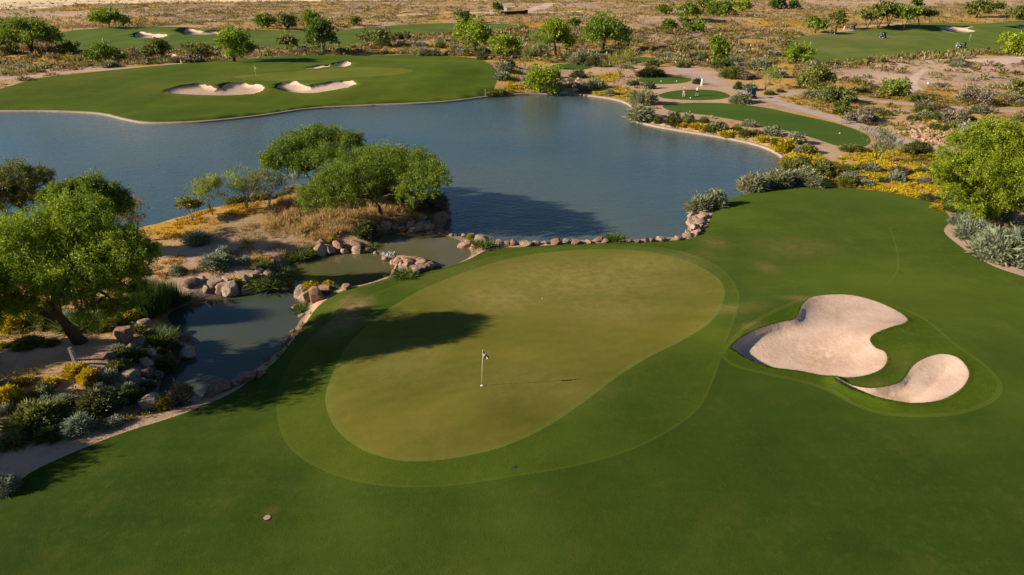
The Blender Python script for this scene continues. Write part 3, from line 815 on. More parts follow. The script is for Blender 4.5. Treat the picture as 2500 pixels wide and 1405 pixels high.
# the two mesquites on the point
hero('mesquite_tree', 'broad dome shaped green tree with dark trunk on the rocky point', (930,528),
     [(880,440,72,-2),(940,410,66,-.5),(825,440,55,-2.5),(990,425,64,-1),(1040,428,50,-3),(1076,430,30,-4.5),(770,470,46,-3),(905,386,36,1),(962,382,32,1.5),(1032,388,32,0),(850,400,42,0),(1002,468,38,-4),(757,488,36,-3.5),(812,478,34,-4),(1062,405,26,-1.5),(1000,402,50,3.5),(920,405,50,4.5),(1045,455,30,-5)],
     [(925,505),(912,485)], 125000, .20, .052, GREEN_C, 11, .23, .55, 'trees round the ponds')
hero('mesquite_tree', 'green spreading tree behind the dome shaped one, reaching over the lake', (775,486),
     [(690,385,46,-2),(740,360,52,0),(790,342,44,1),(832,352,42,.5),(662,392,26,-2.5),(710,350,32,1),(772,324,28,2),(856,345,28,-1),(800,386,44,-3),(740,395,36,-3),(650,385,18,-1),(770,360,44,4)],
     [(758,440),(746,420)], 75000, .22, .058, GREEN_C, 12, .2, .5, 'trees round the ponds')
# left bank
hero('mesquite_tree', 'largest leaning tree with dark crooked trunk beside the lower pond', (200,835),
     [(60,590,80,0),(150,560,72,1),(215,545,66,1),(285,590,64,.5),(330,622,50,0),(100,660,78,-1),(200,650,80,-.5),(288,668,52,-.5),(30,680,62,-1),(165,505,46,2),(222,505,36,2),(-40,620,80,0),(-60,705,60,-1),(358,612,28,.5),(20,560,46,1),(120,705,40,-1.5),(255,705,34,-.5),(330,660,34,0),(-120,640,60,0),(232,762,42,-.6),(292,752,36,-.4),(60,752,44,-2),(-10,765,50,-1.5),(335,712,32,.5),(180,725,30,-1.5),(100,600,60,3),(230,600,60,3.5)],
     [(165,795,-.5),(128,762,-1.4),(116,742,-2.2)], 190000, .18, .045, BRIGHT_C, 13, .34, .45, 'trees round the ponds', dy=-2.7, extra_trunks=(((150,785,-.6),(60,742,-2.6)),((140,770,-1.2),(132,700,-2.4))))
hero('mesquite_tree', 'loose open tree at the left edge, its bare stem against the lake', (70,640),
     [(40,430,46,0),(92,440,36,0),(10,470,46,0),(60,480,36,0),(112,428,20,0),(-30,450,50,0),(120,450,15,0),(-20,500,40,0)],
     [(62,560),(50,505)], 42000, .20, .048, OLIVE_C, 14, .17, .4, 'trees round the ponds', clump=.26)
hero('mesquite_tree', 'dark green tree standing behind the largest leaning tree', (215,680),
     [(170,470,38,0),(220,462,42,0),(270,482,38,0),(132,482,32,0),(240,505,38,0),(292,500,28,0),(180,510,36,0)],
     [(212,590),(208,540)], 50000, .20, .05, GREEN_C, 15, .18, .45, 'trees round the ponds', dy=-2.1)
# off to the left of the frame: their shade falls across the lower pond and the turf
for k, (bx, by_, h_, lab) in enumerate([(-31.5, 32.5, 9.6, 'mesquite tree left of the frame whose shade crosses the lower pond'), (-33.0, 36.0, 8.5, 'mesquite tree farther left of the largest leaning tree'), (-25.6, 21.4, 1.3, 'small mesquite left of the frame by the foreground turf'), (-42.5, 35.5, 8.0, 'mesquite tree far left of the frame shading the bare bank'), (-41.0, 30.0, 7.0, 'mesquite tree left of the frame behind the flower bushes'), (-36.0, 25.6, 7.2, 'mesquite tree left of the frame shading the lower sandy strip')]):
    rng = np.random.default_rng(60+k); b = Vector((bx, by_, float(H(np.array([bx]), np.array([by_]))[0])))
    root = empty('mesquite_tree', b, 0, lab, 'tree', 'trees round the ponds')
    B = [(math.cos(a)*h_*.24*q, math.sin(a)*h_*.24*q, h_*(.62+.14*rng.random()), h_*.17) for a, q in zip(np.arange(9)*2.4, np.sqrt(np.arange(9)/8))]
    V, F, col, C = crown_geo(B, 12000, .34, .10, rng, .4, .24, GREEN_C)
    obj('crown', mesh_np('mesquite_tree_crown', V, F, M['leaf'], col), root)
    obj('trunk', trunk_mb([(.2, 0, h_*.36)], [q[:3] for q in B], h_*.024, rng, [[(0, 0, -.2), (.1, .05, h_*.2), (.2, 0, h_*.36)]]).mesh('mesquite_tree_trunk', M['bark'], True), root)
# right edge
hero('palo_verde_tree', 'big bright green tree cut by the right frame edge', (2445,548),
     [(2440,362,66,1),(2380,402,58,-1),(2290,415,24,-1),(2320,462,28,-1),(2372,508,30,-2),(2300,372,20,0),(2398,312,22,1),(2352,322,18,1),(2450,400,70,3),(2335,420,46,-.5),(2465,440,66,-2),(2402,470,52,-.5),(2505,335,60,1),(2525,420,70,-1),(2315,392,34,0),(2352,345,38,.5),(2420,322,40,1),(2580,380,80,0),(2352,470,34,-.5),(2440,495,40,-.5),(2490,500,36,0),(2570,470,60,0),(2300,430,24,0)],
     [(2432,530),(2420,500)], 140000, .21, .06, LIME_C, 16, .24, .35, 'trees round the ponds', extra_trunks=(((2460,525),(2475,485)),))

# ---------- small and distant trees
def small_tree(name, label, cx, by, ty, w, cols, seed, style='dome', group='desert trees', bark_='bark', lean=0.0, cat='tree', dens=1.0):
    rng = np.random.default_rng(seed)
    b = at(cx, by); m = mpp(b.x, b.y, b.z)
    ht = max(.6, (by-ty)*m*1.06); wd = w*m*1.1
    B = []
    if style == 'dome':
        lo = .20
        for i in range(9):
            a = rng.uniform(0, 6.28); r = math.sqrt(rng.random())*.36*wd
            zc = ht*(lo+.24+.36*(1-(r/(.36*wd))**2)*rng.uniform(.35, 1.1))
            B.append((r*math.cos(a)+lean*ht*.5, r*math.sin(a), zc, wd*rng.uniform(.11, .23)))
        for i in range(5):      # low skirt
            a = rng.uniform(0, 6.28); B.append((.33*wd*math.cos(a)+lean*ht*.4, .33*wd*math.sin(a), ht*rng.uniform(.3, .42), wd*rng.uniform(.10, .15)))
        B.append((lean*ht*.5, 0, ht*.72, wd*.25)); sq = min(1.1, ht*.9/wd)
    elif style == 'bush':
        for i in range(11):
            a = rng.uniform(0, 6.28); r = math.sqrt(rng.random())*.34*wd
            B.append((r*math.cos(a), r*math.sin(a), ht*rng.uniform(.25, .62), min(wd*.22, ht*.36)*rng.uniform(.8, 1.15)))
        sq = 1.0
    elif style == 'fan':      # airy vase of thin limbs
        for i in range(12):
            a = rng.uniform(0, 6.28); r = math.sqrt(rng.random())*.36*wd
            B.append((r*math.cos(a), r*math.sin(a), ht*rng.uniform(.38, .84)*(1-.12*r/(.36*wd)), wd*rng.uniform(.13, .19)))
        sq = min(1.2, ht*.8/wd)
    elif style == 'umbrella':
        for i in range(12):
            a = rng.uniform(0, 6.28); r = math.sqrt(rng.random())*.38*wd
            B.append((r*math.cos(a)+lean*ht, r*math.sin(a), ht*rng.uniform(.56, .82), wd*rng.uniform(.15, .22)))
        sq = min(.8, ht*.5/wd)
    px = m*2.44
    n = int(np.clip((w*.41)*((by-ty)*.41)*3.2*dens*(.19 if style == 'fan' else 1), 350, 16000))
    L = max(2.7*px, .10); Wd = max(1.25*px, .045)
    if style == 'fan': L, Wd = max(4.6*px, .2), max(.46*px, .018)
    V, F, col, C = crown_geo(B, n, L, Wd, rng, {'dome': .45, 'bush': .1, 'fan': 0, 'umbrella': .1}[style], .30, cols, 14 if style != 'fan' else 9, .35, sq, 1.1 if style == 'fan' else .25 if style == 'bush' else 0)
    root = empty(name, b, 0, label, cat, group)
    obj('crown', mesh_np(name+'_crown', V, F, M['leaf'], col), root)
    if style != 'bush':
        nst = {'dome': 2, 'fan': 8, 'umbrella': 3}[style]; r0 = max((.018 if style == 'umbrella' else .035)*ht, (.35 if style == 'umbrella' else .55)*px) if style != 'fan' else max(.009*ht, .2*px)
        lines, forks = [], []
        for i in range(nst):
            a = rng.uniform(0, 6.28); sp = wd*(.06 if style == 'dome' else .14)
            f = (math.cos(a)*sp+lean*ht*.3, math.sin(a)*sp, ht*{'dome': .34, 'fan': .36, 'umbrella': .45}[style])
            lines.append([(0, 0, -.1), (f[0]*.35, f[1]*.35, f[2]*.5), f]); forks.append(f)
        tips = [q[:3] for q in B]
        of = [forks[i % nst] for i in range(len(tips))]
        obj('trunk', trunk_mb(of, tips, r0, rng, lines, 6, style == 'fan').mesh(name+'_trunk', M[bark_], True), root)
    else:
        mb = MB()
        for i in range(7):
            q = B[i]; mb.tube(branch_pts((0, 0, -.05), q[:3], rng, .1, 4), [.05*ht*.6, .04*ht*.6, .03*ht*.6, .01*ht], 5)
        obj('trunk', mb.mesh(name+'_stem', M[bark_], True), root)
    return root

# airy shrubs of the point
PG = 'thin palo verde trees on the point'
small_tree('palo_verde_tree', 'airy green palo verde with pale stems, left one of the three on the point', 518,524, 428,100, VERDE_C, 21,'fan', PG,'bark_pale', dens=2.2)
small_tree('palo_verde_tree', 'sparse see-through palo verde, middle one of the three on the point', 603,512, 404,86, VERDE_C, 22,'fan', PG,'bark_pale', dens=1.3)
small_tree('palo_verde_tree', 'yellowish palo verde with pale stems beside the spreading tree', 658,512, 408,92, ((.13,.14,.03),(.21,.20,.06)), 23,'fan', PG,'bark_white', dens=1.7)
small_tree('palo_verde_tree', 'small flat topped shrub tree at the lake edge of the point', 470,540, 482,62, OLIVE_C, 24,'umbrella', PG,'bark_pale', dens=.8)
small_tree('bare_shrub', 'leafless white branched shrub under the spreading tree', 712,464, 424,44, ((.3,.27,.2),(.42,.38,.3)), 25,'fan', PG,'bark_white', cat='shrub', dens=.25)
small_tree('bare_shrub', 'pale brown half dry shrub tree right of the dark green tree', 335,590, 470,82, ((.14,.12,.05),(.24,.20,.10)), 26,'fan', 'trees round the ponds','bark', dens=1.6)
small_tree('palo_verde_tree', 'wispy drooping green tree at the end of the longest tee box', 2140,392, 308,96, ((.09,.13,.04),(.15,.18,.07)), 27,'fan', 'trees by the tee boxes','bark', lean=.1, dens=1.3)

TREES = [
 # name, label, cx, base y, top y, width, colours, style, bark, lean
 ('mesquite_tree','large round tree behind the far fairway mound, upper left',78,127,48,140,GREEN_C,'dome','bark',0),
 ('mesquite_tree','dark tree cut by the left frame edge, upper left corner',-6,90,44,60,DEEP_C,'dome','bark',0),
 ('mesquite_tree','rounded tree on the skyline side of the back fairway, left',266,66,26,92,GREEN_C,'dome','bark',0),
 ('shrub_tree','dark low bush joined to the right of the rounded back fairway tree',303,64,38,34,DARK_C,'bush','bark',0),
 ('mesquite_tree','small lit tree behind the far fairway, left of the forked one',262,160,106,82,GREEN_C,'dome','bark',0),
 ('mesquite_tree','forked olive tree beside the round sand patch',397,153,99,80,OLIVE_C,'dome','bark',0),
 ('mesquite_tree','bright green tree with thin dark trunk behind the far flag',572,151,74,104,BRIGHT_C,'dome','bark',.05),
 ('mesquite_tree','tall dark green tree with pale trunk behind the far bunkers',790,134,52,82,DEEP_C,'dome','bark_pale',0),
 ('palo_verde_tree','tiny olive tree left of the tall dark green tree',702,122,86,50,OLIVE_C,'dome','bark',0),
 ('shrub_tree','left bushy tree of the three behind the back fairway',655,69,33,52,GREEN_C,'bush','bark',0),
 ('shrub_tree','middle bushy tree of the three behind the back fairway',702,71,32,52,OLIVE_C,'bush','bark',0),
 ('shrub_tree','right bushy tree of the three behind the back fairway',755,70,25,58,GREEN_C,'bush','bark',0),
 ('shrub_tree','single small round bush beyond the back fairway',865,64,40,30,GREEN_C,'bush','bark',0),
 ('shrub_tree','wide greyish bush on the near edge of the back fairway',922,113,70,84,OLIVE_C,'bush','bark',0),
 ('shrub_tree','low dark bush joined to the right of the wide greyish bush',975,100,82,60,DARK_C,'bush','bark',0),
 ('shrub_tree','round bush where the back fairway narrows',1130,56,26,52,OLIVE_C,'bush','bark',0),
 ('palo_verde_tree','yellow green tree with dark trunk behind the far mound',1158,133,50,96,LIME_C,'dome','bark',0),
 ('palo_verde_tree','low spreading yellow green tree right of the taller one',1228,140,88,92,LIME_C,'dome','bark',0),
 ('palo_verde_tree','yellow green tree with straight dark trunk left of the broad one',1357,134,50,84,BRIGHT_C,'dome','bark',0),
 ('palo_verde_tree','airy pale tree in front of the straight trunked yellow green one',1315,144,80,74,VERDE_C,'fan','bark_pale',0),
 ('mesquite_tree','broad dark green tree with slanting trunk above the tee boxes',1472,122,43,124,GREEN_C,'dome','bark',0),
 ('shrub_tree','small green bush behind the broad dark tree',1402,70,45,30,GREEN_C,'bush','bark',0),
 ('palo_verde_tree','bright yellow green tree leaning over the rock waterfall',1320,228,152,92,LIME_C,'bush','bark_pale',0),
 ('palo_verde_tree','pale stemmed airy shrub tree left of the waterfall tree',1281,166,118,46,OLIVE_C,'fan','bark_pale',0),
 ('palo_verde_tree','airy yellow palo verde over the gravel wash',1514,189,117,88,((.15,.17,.02),(.26,.25,.03)),'fan','bark_pale',0),
 ('palo_verde_tree','slender green tree left of the thin tee box beyond the path',1746,161,90,66,GREEN_C,'dome','bark',0),
 ('palo_verde_tree','small yellow palo verde beside the parked cart at the tees',1868,220,164,62,VERDE_C,'fan','bark_pale',0),
 ('mesquite_tree','round grey green tree beside the path fork',1989,230,164,92,OLIVE_C,'dome','bark',0),
 ('shrub_tree','round bright green bush at the left end of the right fairway',1943,156,115,70,BRIGHT_C,'bush','bark',0),
 ('mesquite_tree','small tree left of the upper carts',1990,82,42,50,GREEN_C,'dome','bark',0),
 ('mesquite_tree','small lit tree just above the upper carts',2042,69,30,46,OLIVE_C,'dome','bark',0),
 ('mesquite_tree','first flat topped tree from the left in the fairway row',2116,72,26,62,OLIVE_C,'umbrella','bark',0),
 ('mesquite_tree','second flat topped tree from the left in the fairway row',2143,70,12,66,OLIVE_C,'umbrella','bark',0),
 ('mesquite_tree','third flat topped tree from the left in the fairway row',2168,66,10,60,OLIVE_C,'umbrella','bark',0),
 ('mesquite_tree','fourth flat topped tree from the left in the fairway row',2205,74,20,60,GREEN_C,'umbrella','bark',0),
 ('mesquite_tree','fifth and last flat topped tree in the fairway row',2244,62,22,62,OLIVE_C,'umbrella','bark',0),
 ('shrub_tree','dark round tree alone against the pink field, upper right',2236,20,-4,30,DEEP_C,'bush','bark',0),
 ('palo_verde_tree','pale airy tree above the far right fairway',2383,44,0,68,OLIVE_C,'dome','bark',0),
 ('shrub_tree','small dark bush right of the pale airy tree',2438,24,8,24,DEEP_C,'bush','bark',0),
 ('shrub_tree','grey bushy tree near the upper right corner',2482,46,14,60,OLIVE_C,'bush','bark',0),
 ('shrub_tree','large lime green bush by the cart with the turquoise golfer',2475,134,78,112,LIME_C,'bush','bark',0),
 ('shrub_tree','long low green thicket in the middle of the desert',1672,78,46,130,GREEN_C,'bush','bark',0),
 ('mesquite_tree','front dark green tree of the upper middle grove',1677,48,8,56,GREEN_C,'dome','bark',0),
 ('mesquite_tree','left tree of the upper middle grove',1628,36,14,50,GREEN_C,'bush','bark',0),
 ('mesquite_tree','rear tree of the upper middle grove, cut by the top edge',1715,34,-6,56,OLIVE_C,'dome','bark',0),
 ('mesquite_tree','dense round tree in the centre of the upper middle grove',1762,40,2,72,GREEN_C,'bush','bark',0),
 ('mesquite_tree','lighter tree behind the dense one in the upper middle grove',1812,28,-4,44,BRIGHT_C,'bush','bark',0),
 ('shrub_tree','first bush right of the upper middle grove',1893,22,-2,54,DEEP_C,'bush','bark',0),
 ('shrub_tree','second smaller bush right of the upper middle grove',1942,22,3,32,DEEP_C,'bush','bark',0),
 ('shrub_tree','dark low bush behind the maroon wall',1216,23,9,34,DEEP_C,'bush','bark',0),
 ('shrub_tree','grey olive bush under the small lit tree beside the parked carts',478,140,108,66,OLIVE_C,'bush','bark',0),
 ('shrub_tree','grey green bush right of the large round upper left tree',180,128,104,60,OLIVE_C,'bush','bark',0),
 ('shrub_tree','grey bush left of the large round tree, at the frame edge',20,132,98,56,OLIVE_C,'bush','bark',0),
 ('palo_verde_tree','brown leafless shrub tree between the lit tree and the forked tree',330,154,122,44,BROWN_C,'fan','bark',0),
 ('shrub_tree','yellowish mounded bush by the curving wheel tracks',2182,234,192,84,VERDE_C,'bush','bark',0),
 ('shrub_tree','olive thicket on the far side of the path fork',2040,252,208,80,OLIVE_C,'bush','bark',0),
 ('shrub_tree','grey brown thicket right of the curving wheel tracks',2372,254,216,92,GREY_C,'bush','bark',0),
 ('shrub_tree','grey green tall shrub at the right frame edge by the track',2492,240,190,50,OLIVE_C,'bush','bark',0),
 ('shrub_tree','pale grey green shrub behind the big bright tree on the right',2372,362,304,100,SAGE_C,'bush','bark',0),
 ('shrub_tree','brownish thicket beyond the riprap slope',2090,300,272,90,GREY_C,'bush','bark',0),
 ('shrub_tree','grey shrub on the slope above the riprap',2330,300,268,80,GREY_C,'bush','bark',0)]
for i, (nm, lb, cx, by, ty, w, cc, st, bk, ln) in enumerate(TREES):
    small_tree(nm, lb, cx, by, ty, w, cc, 100+i, st, 'desert trees' if nm != 'shrub_tree' else 'large desert bushes', bk, ln, 'tree' if nm != 'shrub_tree' else 'bush')

# ---------- shrubs: one mesh per kind and variant, shared by copies
def shrub_geo(n, cols, rng, spiky=.6, L=.26, W=.055, flat=.8):
    u = unit(rng.normal(size=(n, 3))); u[:, 2] = np.abs(u[:, 2])
    lob = 1+.22*np.sin(u[:, 0]*6+rng.uniform(0, 6))*np.sin(u[:, 1]*6+rng.uniform(0, 6))+.08*rng.normal(size=n)
    r = (.30+.55*rng.random(n)**.5)*lob
    P = u*r[:, None]*np.array([.5, .5, flat*.9]); P[:, 2] += .02
    A = unit(u+rng.normal(size=(n, 3))*spiky+np.array([0, 0, .35]))
    V, F = leaves(P, A, L*(.6+.8*rng.random(n)), W*(.6+.8*rng.random(n)), rng)
    f = np.clip(.15+.5*rng.random(n)+.35*np.sin(u[:, 0]*9)*np.sin(u[:, 1]*8+u[:, 2]*7), 0, 1)[:, None]
    col = (np.array(cols[0])*(1-f)+np.array(cols[1])*f)*(.85+.3*rng.random(n))[:, None]
    return V, F, col
KIND = {'sage': (SAGE_C, .65, .24, .05), 'silver': (SILVER_C, .62, .22, .036), 'green': (DARK_C, .5, .2, .05), 'olive': (OLIVE_C, .6, .24, .05), 'dark': (DARK_C, .5, .22, .05),
        'yellow': (YEL_C, .35, .16, .06), 'brown': (BROWN_C, .8, .3, .035), 'grey': (GREY_C, .7, .26, .045), 'weed': (((.06, .10, .015), (.14, .18, .03)), .7, .3, .05), 'reed': (((.02, .05, .012), (.07, .12, .025)), .35, .6, .035)}
PROTO = {}
def reed_geo(n, cols, rng, L, W, tilt=.22):
    a = rng.uniform(0, 6.28, n); r = .46*np.sqrt(rng.random(n))
    P = np.column_stack([r*np.cos(a), r*np.sin(a), np.zeros(n)])
    A = unit(np.column_stack([np.cos(a)*r*tilt*2, np.sin(a)*r*tilt*2, np.ones(n)])+rng.normal(size=(n, 3))*tilt*.6)
    V, F = leaves(P, A, L*(.55+.5*rng.random(n)), W*(.6+.8*rng.random(n)), rng)
    f = rng.random(n)[:, None]
    return V, F, np.array(cols[0])*(1-f)+np.array(cols[1])*f
def shrub_mesh(kind, lod, var):
    key = (kind, lod, var)
    if key not in PROTO:
        cols, sp, L, W = KIND[kind]
        rng = np.random.default_rng(abs(hash(kind)) % 1000 + 0 if False else sum(map(ord, kind))*7+lod*31+var)
        n = (2600, 900, 260)[lod]; s = (.72, 1.0, 1.55)[lod]
        V, F, c = reed_geo(n//2, cols, rng, 1.0, .035*s) if kind == 'reed' else reed_geo(n//2, cols, rng, .85, .04*s, .7) if kind == 'weed' else shrub_geo(n, cols, rng, sp, L*s, W*s*(1.2 if lod else 1.1))
        PROTO[key] = mesh_np('%s_shrub' % kind, V, F, M['leaf'], c)
    return PROTO[key]
NAMES = {'sage': 'saltbush', 'silver': 'brittlebush', 'green': 'green_shrub', 'olive': 'olive_shrub', 'dark': 'dark_shrub', 'yellow': 'yellow_flower_bush', 'brown': 'dry_shrub', 'grey': 'grey_shrub', 'weed': 'green_weed', 'reed': 'reed_clump'}
def shrub(kind, cx, by, w, h, label, group=None, p=None, name=None, sy=1.0):
    b = at(cx, by) if p is None else Vector(p); m = mpp(b.x, b.y, b.z)
    wpx = w*.41; lod = 0 if wpx > 19 else 1 if wpx > 8 else 2
    # copied object by object from the shared kind
    o = obj(name or NAMES[kind], shrub_mesh(kind, lod, random.randrange(3)))
    o.location = (b.x, b.y+w*m*.2, b.z-.04*h*m)
    o.scale = (w*m*1.02, w*m*.95*sy, h*m*1.12); o.rotation_euler = (0, 0, random.uniform(0, 6.28))
    if abs(sy-1) > .01: o.rotation_euler = (0, 0, 0)
    return tag(o, label, 'shrub', group)

ORD = ['leftmost', 'second from left', 'third from left', 'fourth from left', 'fifth from left', 'sixth from left', 'seventh from left', 'eighth from left', 'ninth from left', 'tenth from left',
       'eleventh from left', 'twelfth from left', '13th from left', '14th from left', '15th from left', '16th from left', '17th from left', '18th from left', '19th from left', '20th from left', '21st from left',
       '22nd from left', '23rd from left', '24th from left', '25th from left', '26th from left', '27th from left', '28th from left', '29th from left', '30th from left', '31st from left', '32nd from left', '33rd from left', '34th from left', '35th from left', '36th from left', '37th from left', '38th from left', '39th from left', '40th from left']
ADJ = {'sage': 'grey green saltbush', 'silver': 'silvery leaved shrub', 'green': 'dark green shrub', 'olive': 'olive shrub', 'dark': 'dark low shrub', 'yellow': 'yellow flowering bush', 'brown': 'brown dry shrub', 'grey': 'grey twiggy shrub', 'weed': 'fresh green weed clump', 'reed': 'reed clump'}
def shrub_rows(place, L):
    """labels count each kind from the left within its named place"""
    by = {}
    for s in L: by.setdefault(s[4], []).append(s)
    for k, ls in by.items():
        ls.sort(key=lambda s: s[0])
        for i, (cx, y, w, h, kind) in enumerate(ls):
            lab = '%s %s' % (ADJ[k], place) if len(ls) == 1 else '%s %s, %s' % (ADJ[k], place, ORD[i] if i < len(ls)-1 else 'rightmost')
            shrub(kind, cx, y, w, h, lab, 'shrubs '+place)

shrub_rows('between lake kerb and the golfers', [(1572,256,70,42,'sage'),(1568,294,74,40,'sage'),(1646,306,44,36,'green'),(1680,297,30,24,'sage'),(1608,301,24,22,'green'),(1588,218,28,22,'green'),(1540,209,22,16,'sage'),(1553,208,14,12,'olive'),(1489,232,22,16,'sage')])
shrub_rows('beside the path behind the golfers', [(1811,253,52,30,'sage'),(1803,219,22,24,'green'),(1830,222,36,22,'sage'),(1703,206,22,18,'green'),(1592,188,70,24,'dark'),(1594,164,34,24,'olive')])
shrub_rows('across the path from the tees', [(1766,168,56,26,'olive'),(1792,192,62,32,'olive'),(1670,166,32,16,'dark'),(1822,195,40,22,'grey'),(1690,142,22,14,'green'),(1640,142,42,14,'sage'),(1618,143,30,14,'sage'),(1852,172,60,32,'sage'),(1800,152,60,14,'sage'),(1716,150,30,24,'olive'),(1890,138,44,16,'sage'),(1905,190,40,20,'sage'),(1906,226,20,10,'olive'),(1880,232,26,12,'olive')])
shrub_rows('above the rock waterfall', [(1425,157,76,40,'sage'),(1395,152,44,30,'dark'),(1480,165,34,20,'green'),(1412,190,42,20,'green'),(1356,190,26,20,'dark'),(1455,217,44,28,'sage'),(1430,224,36,18,'grey'),(1450,162,40,30,'green'),(1395,200,20,10,'grey')])
shrub_rows('right of the far mound', [(1226,196,40,22,'sage'),(1232,176,40,26,'sage'),(1240,163,36,22,'green'),(1178,146,30,26,'green'),(1030,136,50,22,'sage'),(1058,136,34,18,'sage'),(1125,136,40,20,'sage'),(1148,134,30,18,'sage'),(1096,136,24,14,'green'),(1215,232,50,14,'olive'),(1196,236,26,10,'olive'),(1110,122,30,12,'grey'),(1020,115,40,14,'sage'),(1090,105,44,12,'sage'),(1075,118,24,20,'olive')])
shrub_rows('between the longest tee and the lake', [(1755,320,42,28,'sage'),(1830,310,32,20,'sage'),(1889,332,46,26,'sage'),(1945,352,46,32,'sage'),(1822,334,36,20,'green'),(1918,372,46,40,'yellow'),(1976,376,42,24,'olive'),(1952,374,26,20,'sage'),(1700,314,34,14,'yellow'),(1778,334,40,16,'yellow'),(1866,346,32,14,'yellow'),(1720,300,24,16,'olive'),(1846,330,26,16,'sage'),(1900,355,30,20,'olive'),(1735,322,30,20,'olive'),(1800,322,26,16,'olive'),(1670,310,26,12,'yellow')])
shrub_rows('on the lake corner by the fairway', [(1842,468,74,50,'sage'),(1905,457,76,48,'sage'),(1966,452,80,46,'sage'),(2010,432,62,46,'olive'),(1990,458,56,32,'sage'),(1940,424,60,40,'olive'),(1928,402,44,26,'yellow'),(1960,408,40,28,'olive'),(1895,440,50,30,'green'),(2005,400,36,22,'yellow'),(1962,390,40,16,'yellow')])
shrub_rows('over the pale rocks at the lake edge', [(1748,508,62,50,'sage'),(1712,518,66,46,'sage')])
shrub('weed', 1503, 589, 36, 20, 'rounded grass tussock on the rock edging of the lake', 'lake edge tussocks')
shrub_rows('in the yellow flowers on the right', [(2082,442,58,24,'sage'),(2116,456,40,20,'sage'),(2130,421,52,24,'sage'),(2206,421,26,16,'sage'),(2192,446,44,24,'sage'),(2262,452,40,20,'grey'),(2246,374,64,32,'dark'),(2330,502,56,26,'green'),(2272,492,44,20,'green'),(2070,456,50,30,'olive'),(2160,445,30,14,'olive'),(2090,372,60,20,'olive'),(2040,412,34,16,'olive'),(2222,378,34,20,'olive'),(2290,512,30,12,'yellow')])
shrub_rows('under the big bright tree', [(2384,586,90,56,'silver'),(2450,640,124,92,'silver'),(2515,650,120,110,'silver'),(2398,545,70,50,'silver'),(2455,560,90,40,'silver'),(2350,552,60,30,'silver'),(2432,606,84,60,'silver'),(2345,520,50,24,'weed')])
shrub_rows('on the sandy point', [(478,598,66,40,'silver'),(525,657,84,44,'silver'),(548,630,32,34,'silver'),(430,672,40,28,'silver'),(598,646,30,24,'silver'),(888,580,60,46,'dark'),(650,694,84,28,'weed'),(700,700,44,20,'yellow'),(571,700,34,26,'yellow'),(806,592,24,16,'yellow'),(858,612,18,12,'yellow'),(1148,584,20,16,'yellow'),(758,706,44,20,'yellow'),(800,702,30,18,'yellow'),(728,736,22,10,'yellow'),(640,655,30,24,'weed'),(720,625,60,18,'weed'),(752,622,30,24,'weed'),(985,676,46,14,'weed'),(740,760,40,22,'weed'),(1180,604,44,22,'weed'),(895,607,40,12,'weed'),(800,715,40,14,'weed'),(432,742,44,26,'weed')])
shrub('reed', 372, 775, 64, 92, 'tall dark green reed clump standing at the lower pond', 'pond reeds')
shrub('reed', 408, 752, 52, 60, 'shorter reed clump leaning over the lower pond', 'pond reeds')
shrub('reed', 350, 760, 50, 76, 'reed clump behind the tall one, in the tree shade', 'pond reeds')
shrub('brown', 1030, 520, 110, 44, 'dry brown brush under the dome shaped tree, lake side')
shrub('brown', 985, 505, 90, 40, 'dry brown brush right behind the dome shaped tree trunk')
shrub('brown', 1062, 505, 60, 40, 'dry brown brush at the tip of the point')
shrub_rows('on the near left bank', [(180,920,64,34,'yellow'),(212,938,58,44,'yellow'),(262,937,48,40,'silver'),(54,942,46,22,'yellow'),(116,946,50,24,'yellow'),(20,992,62,64,'yellow'),(84,966,30,22,'yellow'),(106,966,38,40,'silver'),(108,990,34,28,'silver'),(80,1055,130,74,'olive'),(186,1062,76,56,'silver'),(190,1030,50,34,'yellow'),(232,1012,110,66,'dark'),(395,1000,50,34,'yellow'),(380,985,40,34,'silver'),(440,988,62,64,'grey'),(270,1045,54,24,'silver'),(120,1070,90,34,'dark'),(30,1090,80,30,'olive'),(150,1000,60,40,'silver'),(320,985,60,44,'dark'),(262,1000,40,50,'olive'),(285,905,60,26,'olive'),(330,880,60,30,'dark'),(400,905,50,44,'dark'),(405,860,60,34,'green'),(380,840,60,36,'weed'),(302,872,44,26,'olive'),(280,862,40,20,'silver'),(360,955,36,26,'dark'),(240,955,30,22,'silver'),(310,960,40,28,'silver'),(15,1010,40,30,'silver')])
shrub_rows('in the shade of the largest tree', [(275,772,70,34,'yellow'),(30,806,90,44,'yellow'),(190,805,80,40,'weed'),(110,800,70,36,'olive'),(60,850,70,24,'olive'),(300,790,60,30,'yellow'),(265,805,60,28,'olive'),(330,775,50,24,'yellow'),(150,690,90,44,'yellow'),(160,730,60,20,'brown'),(20,770,60,40,'yellow'),(120,845,40,14,'olive'),(330,812,40,18,'olive'),(165,790,44,34,'silver'),(5,850,30,14,'yellow')])
shrub('silver', 6, 1205, 70, 46, 'pale spiny plant at the lower left frame edge', None, None, 'cactus_clump')

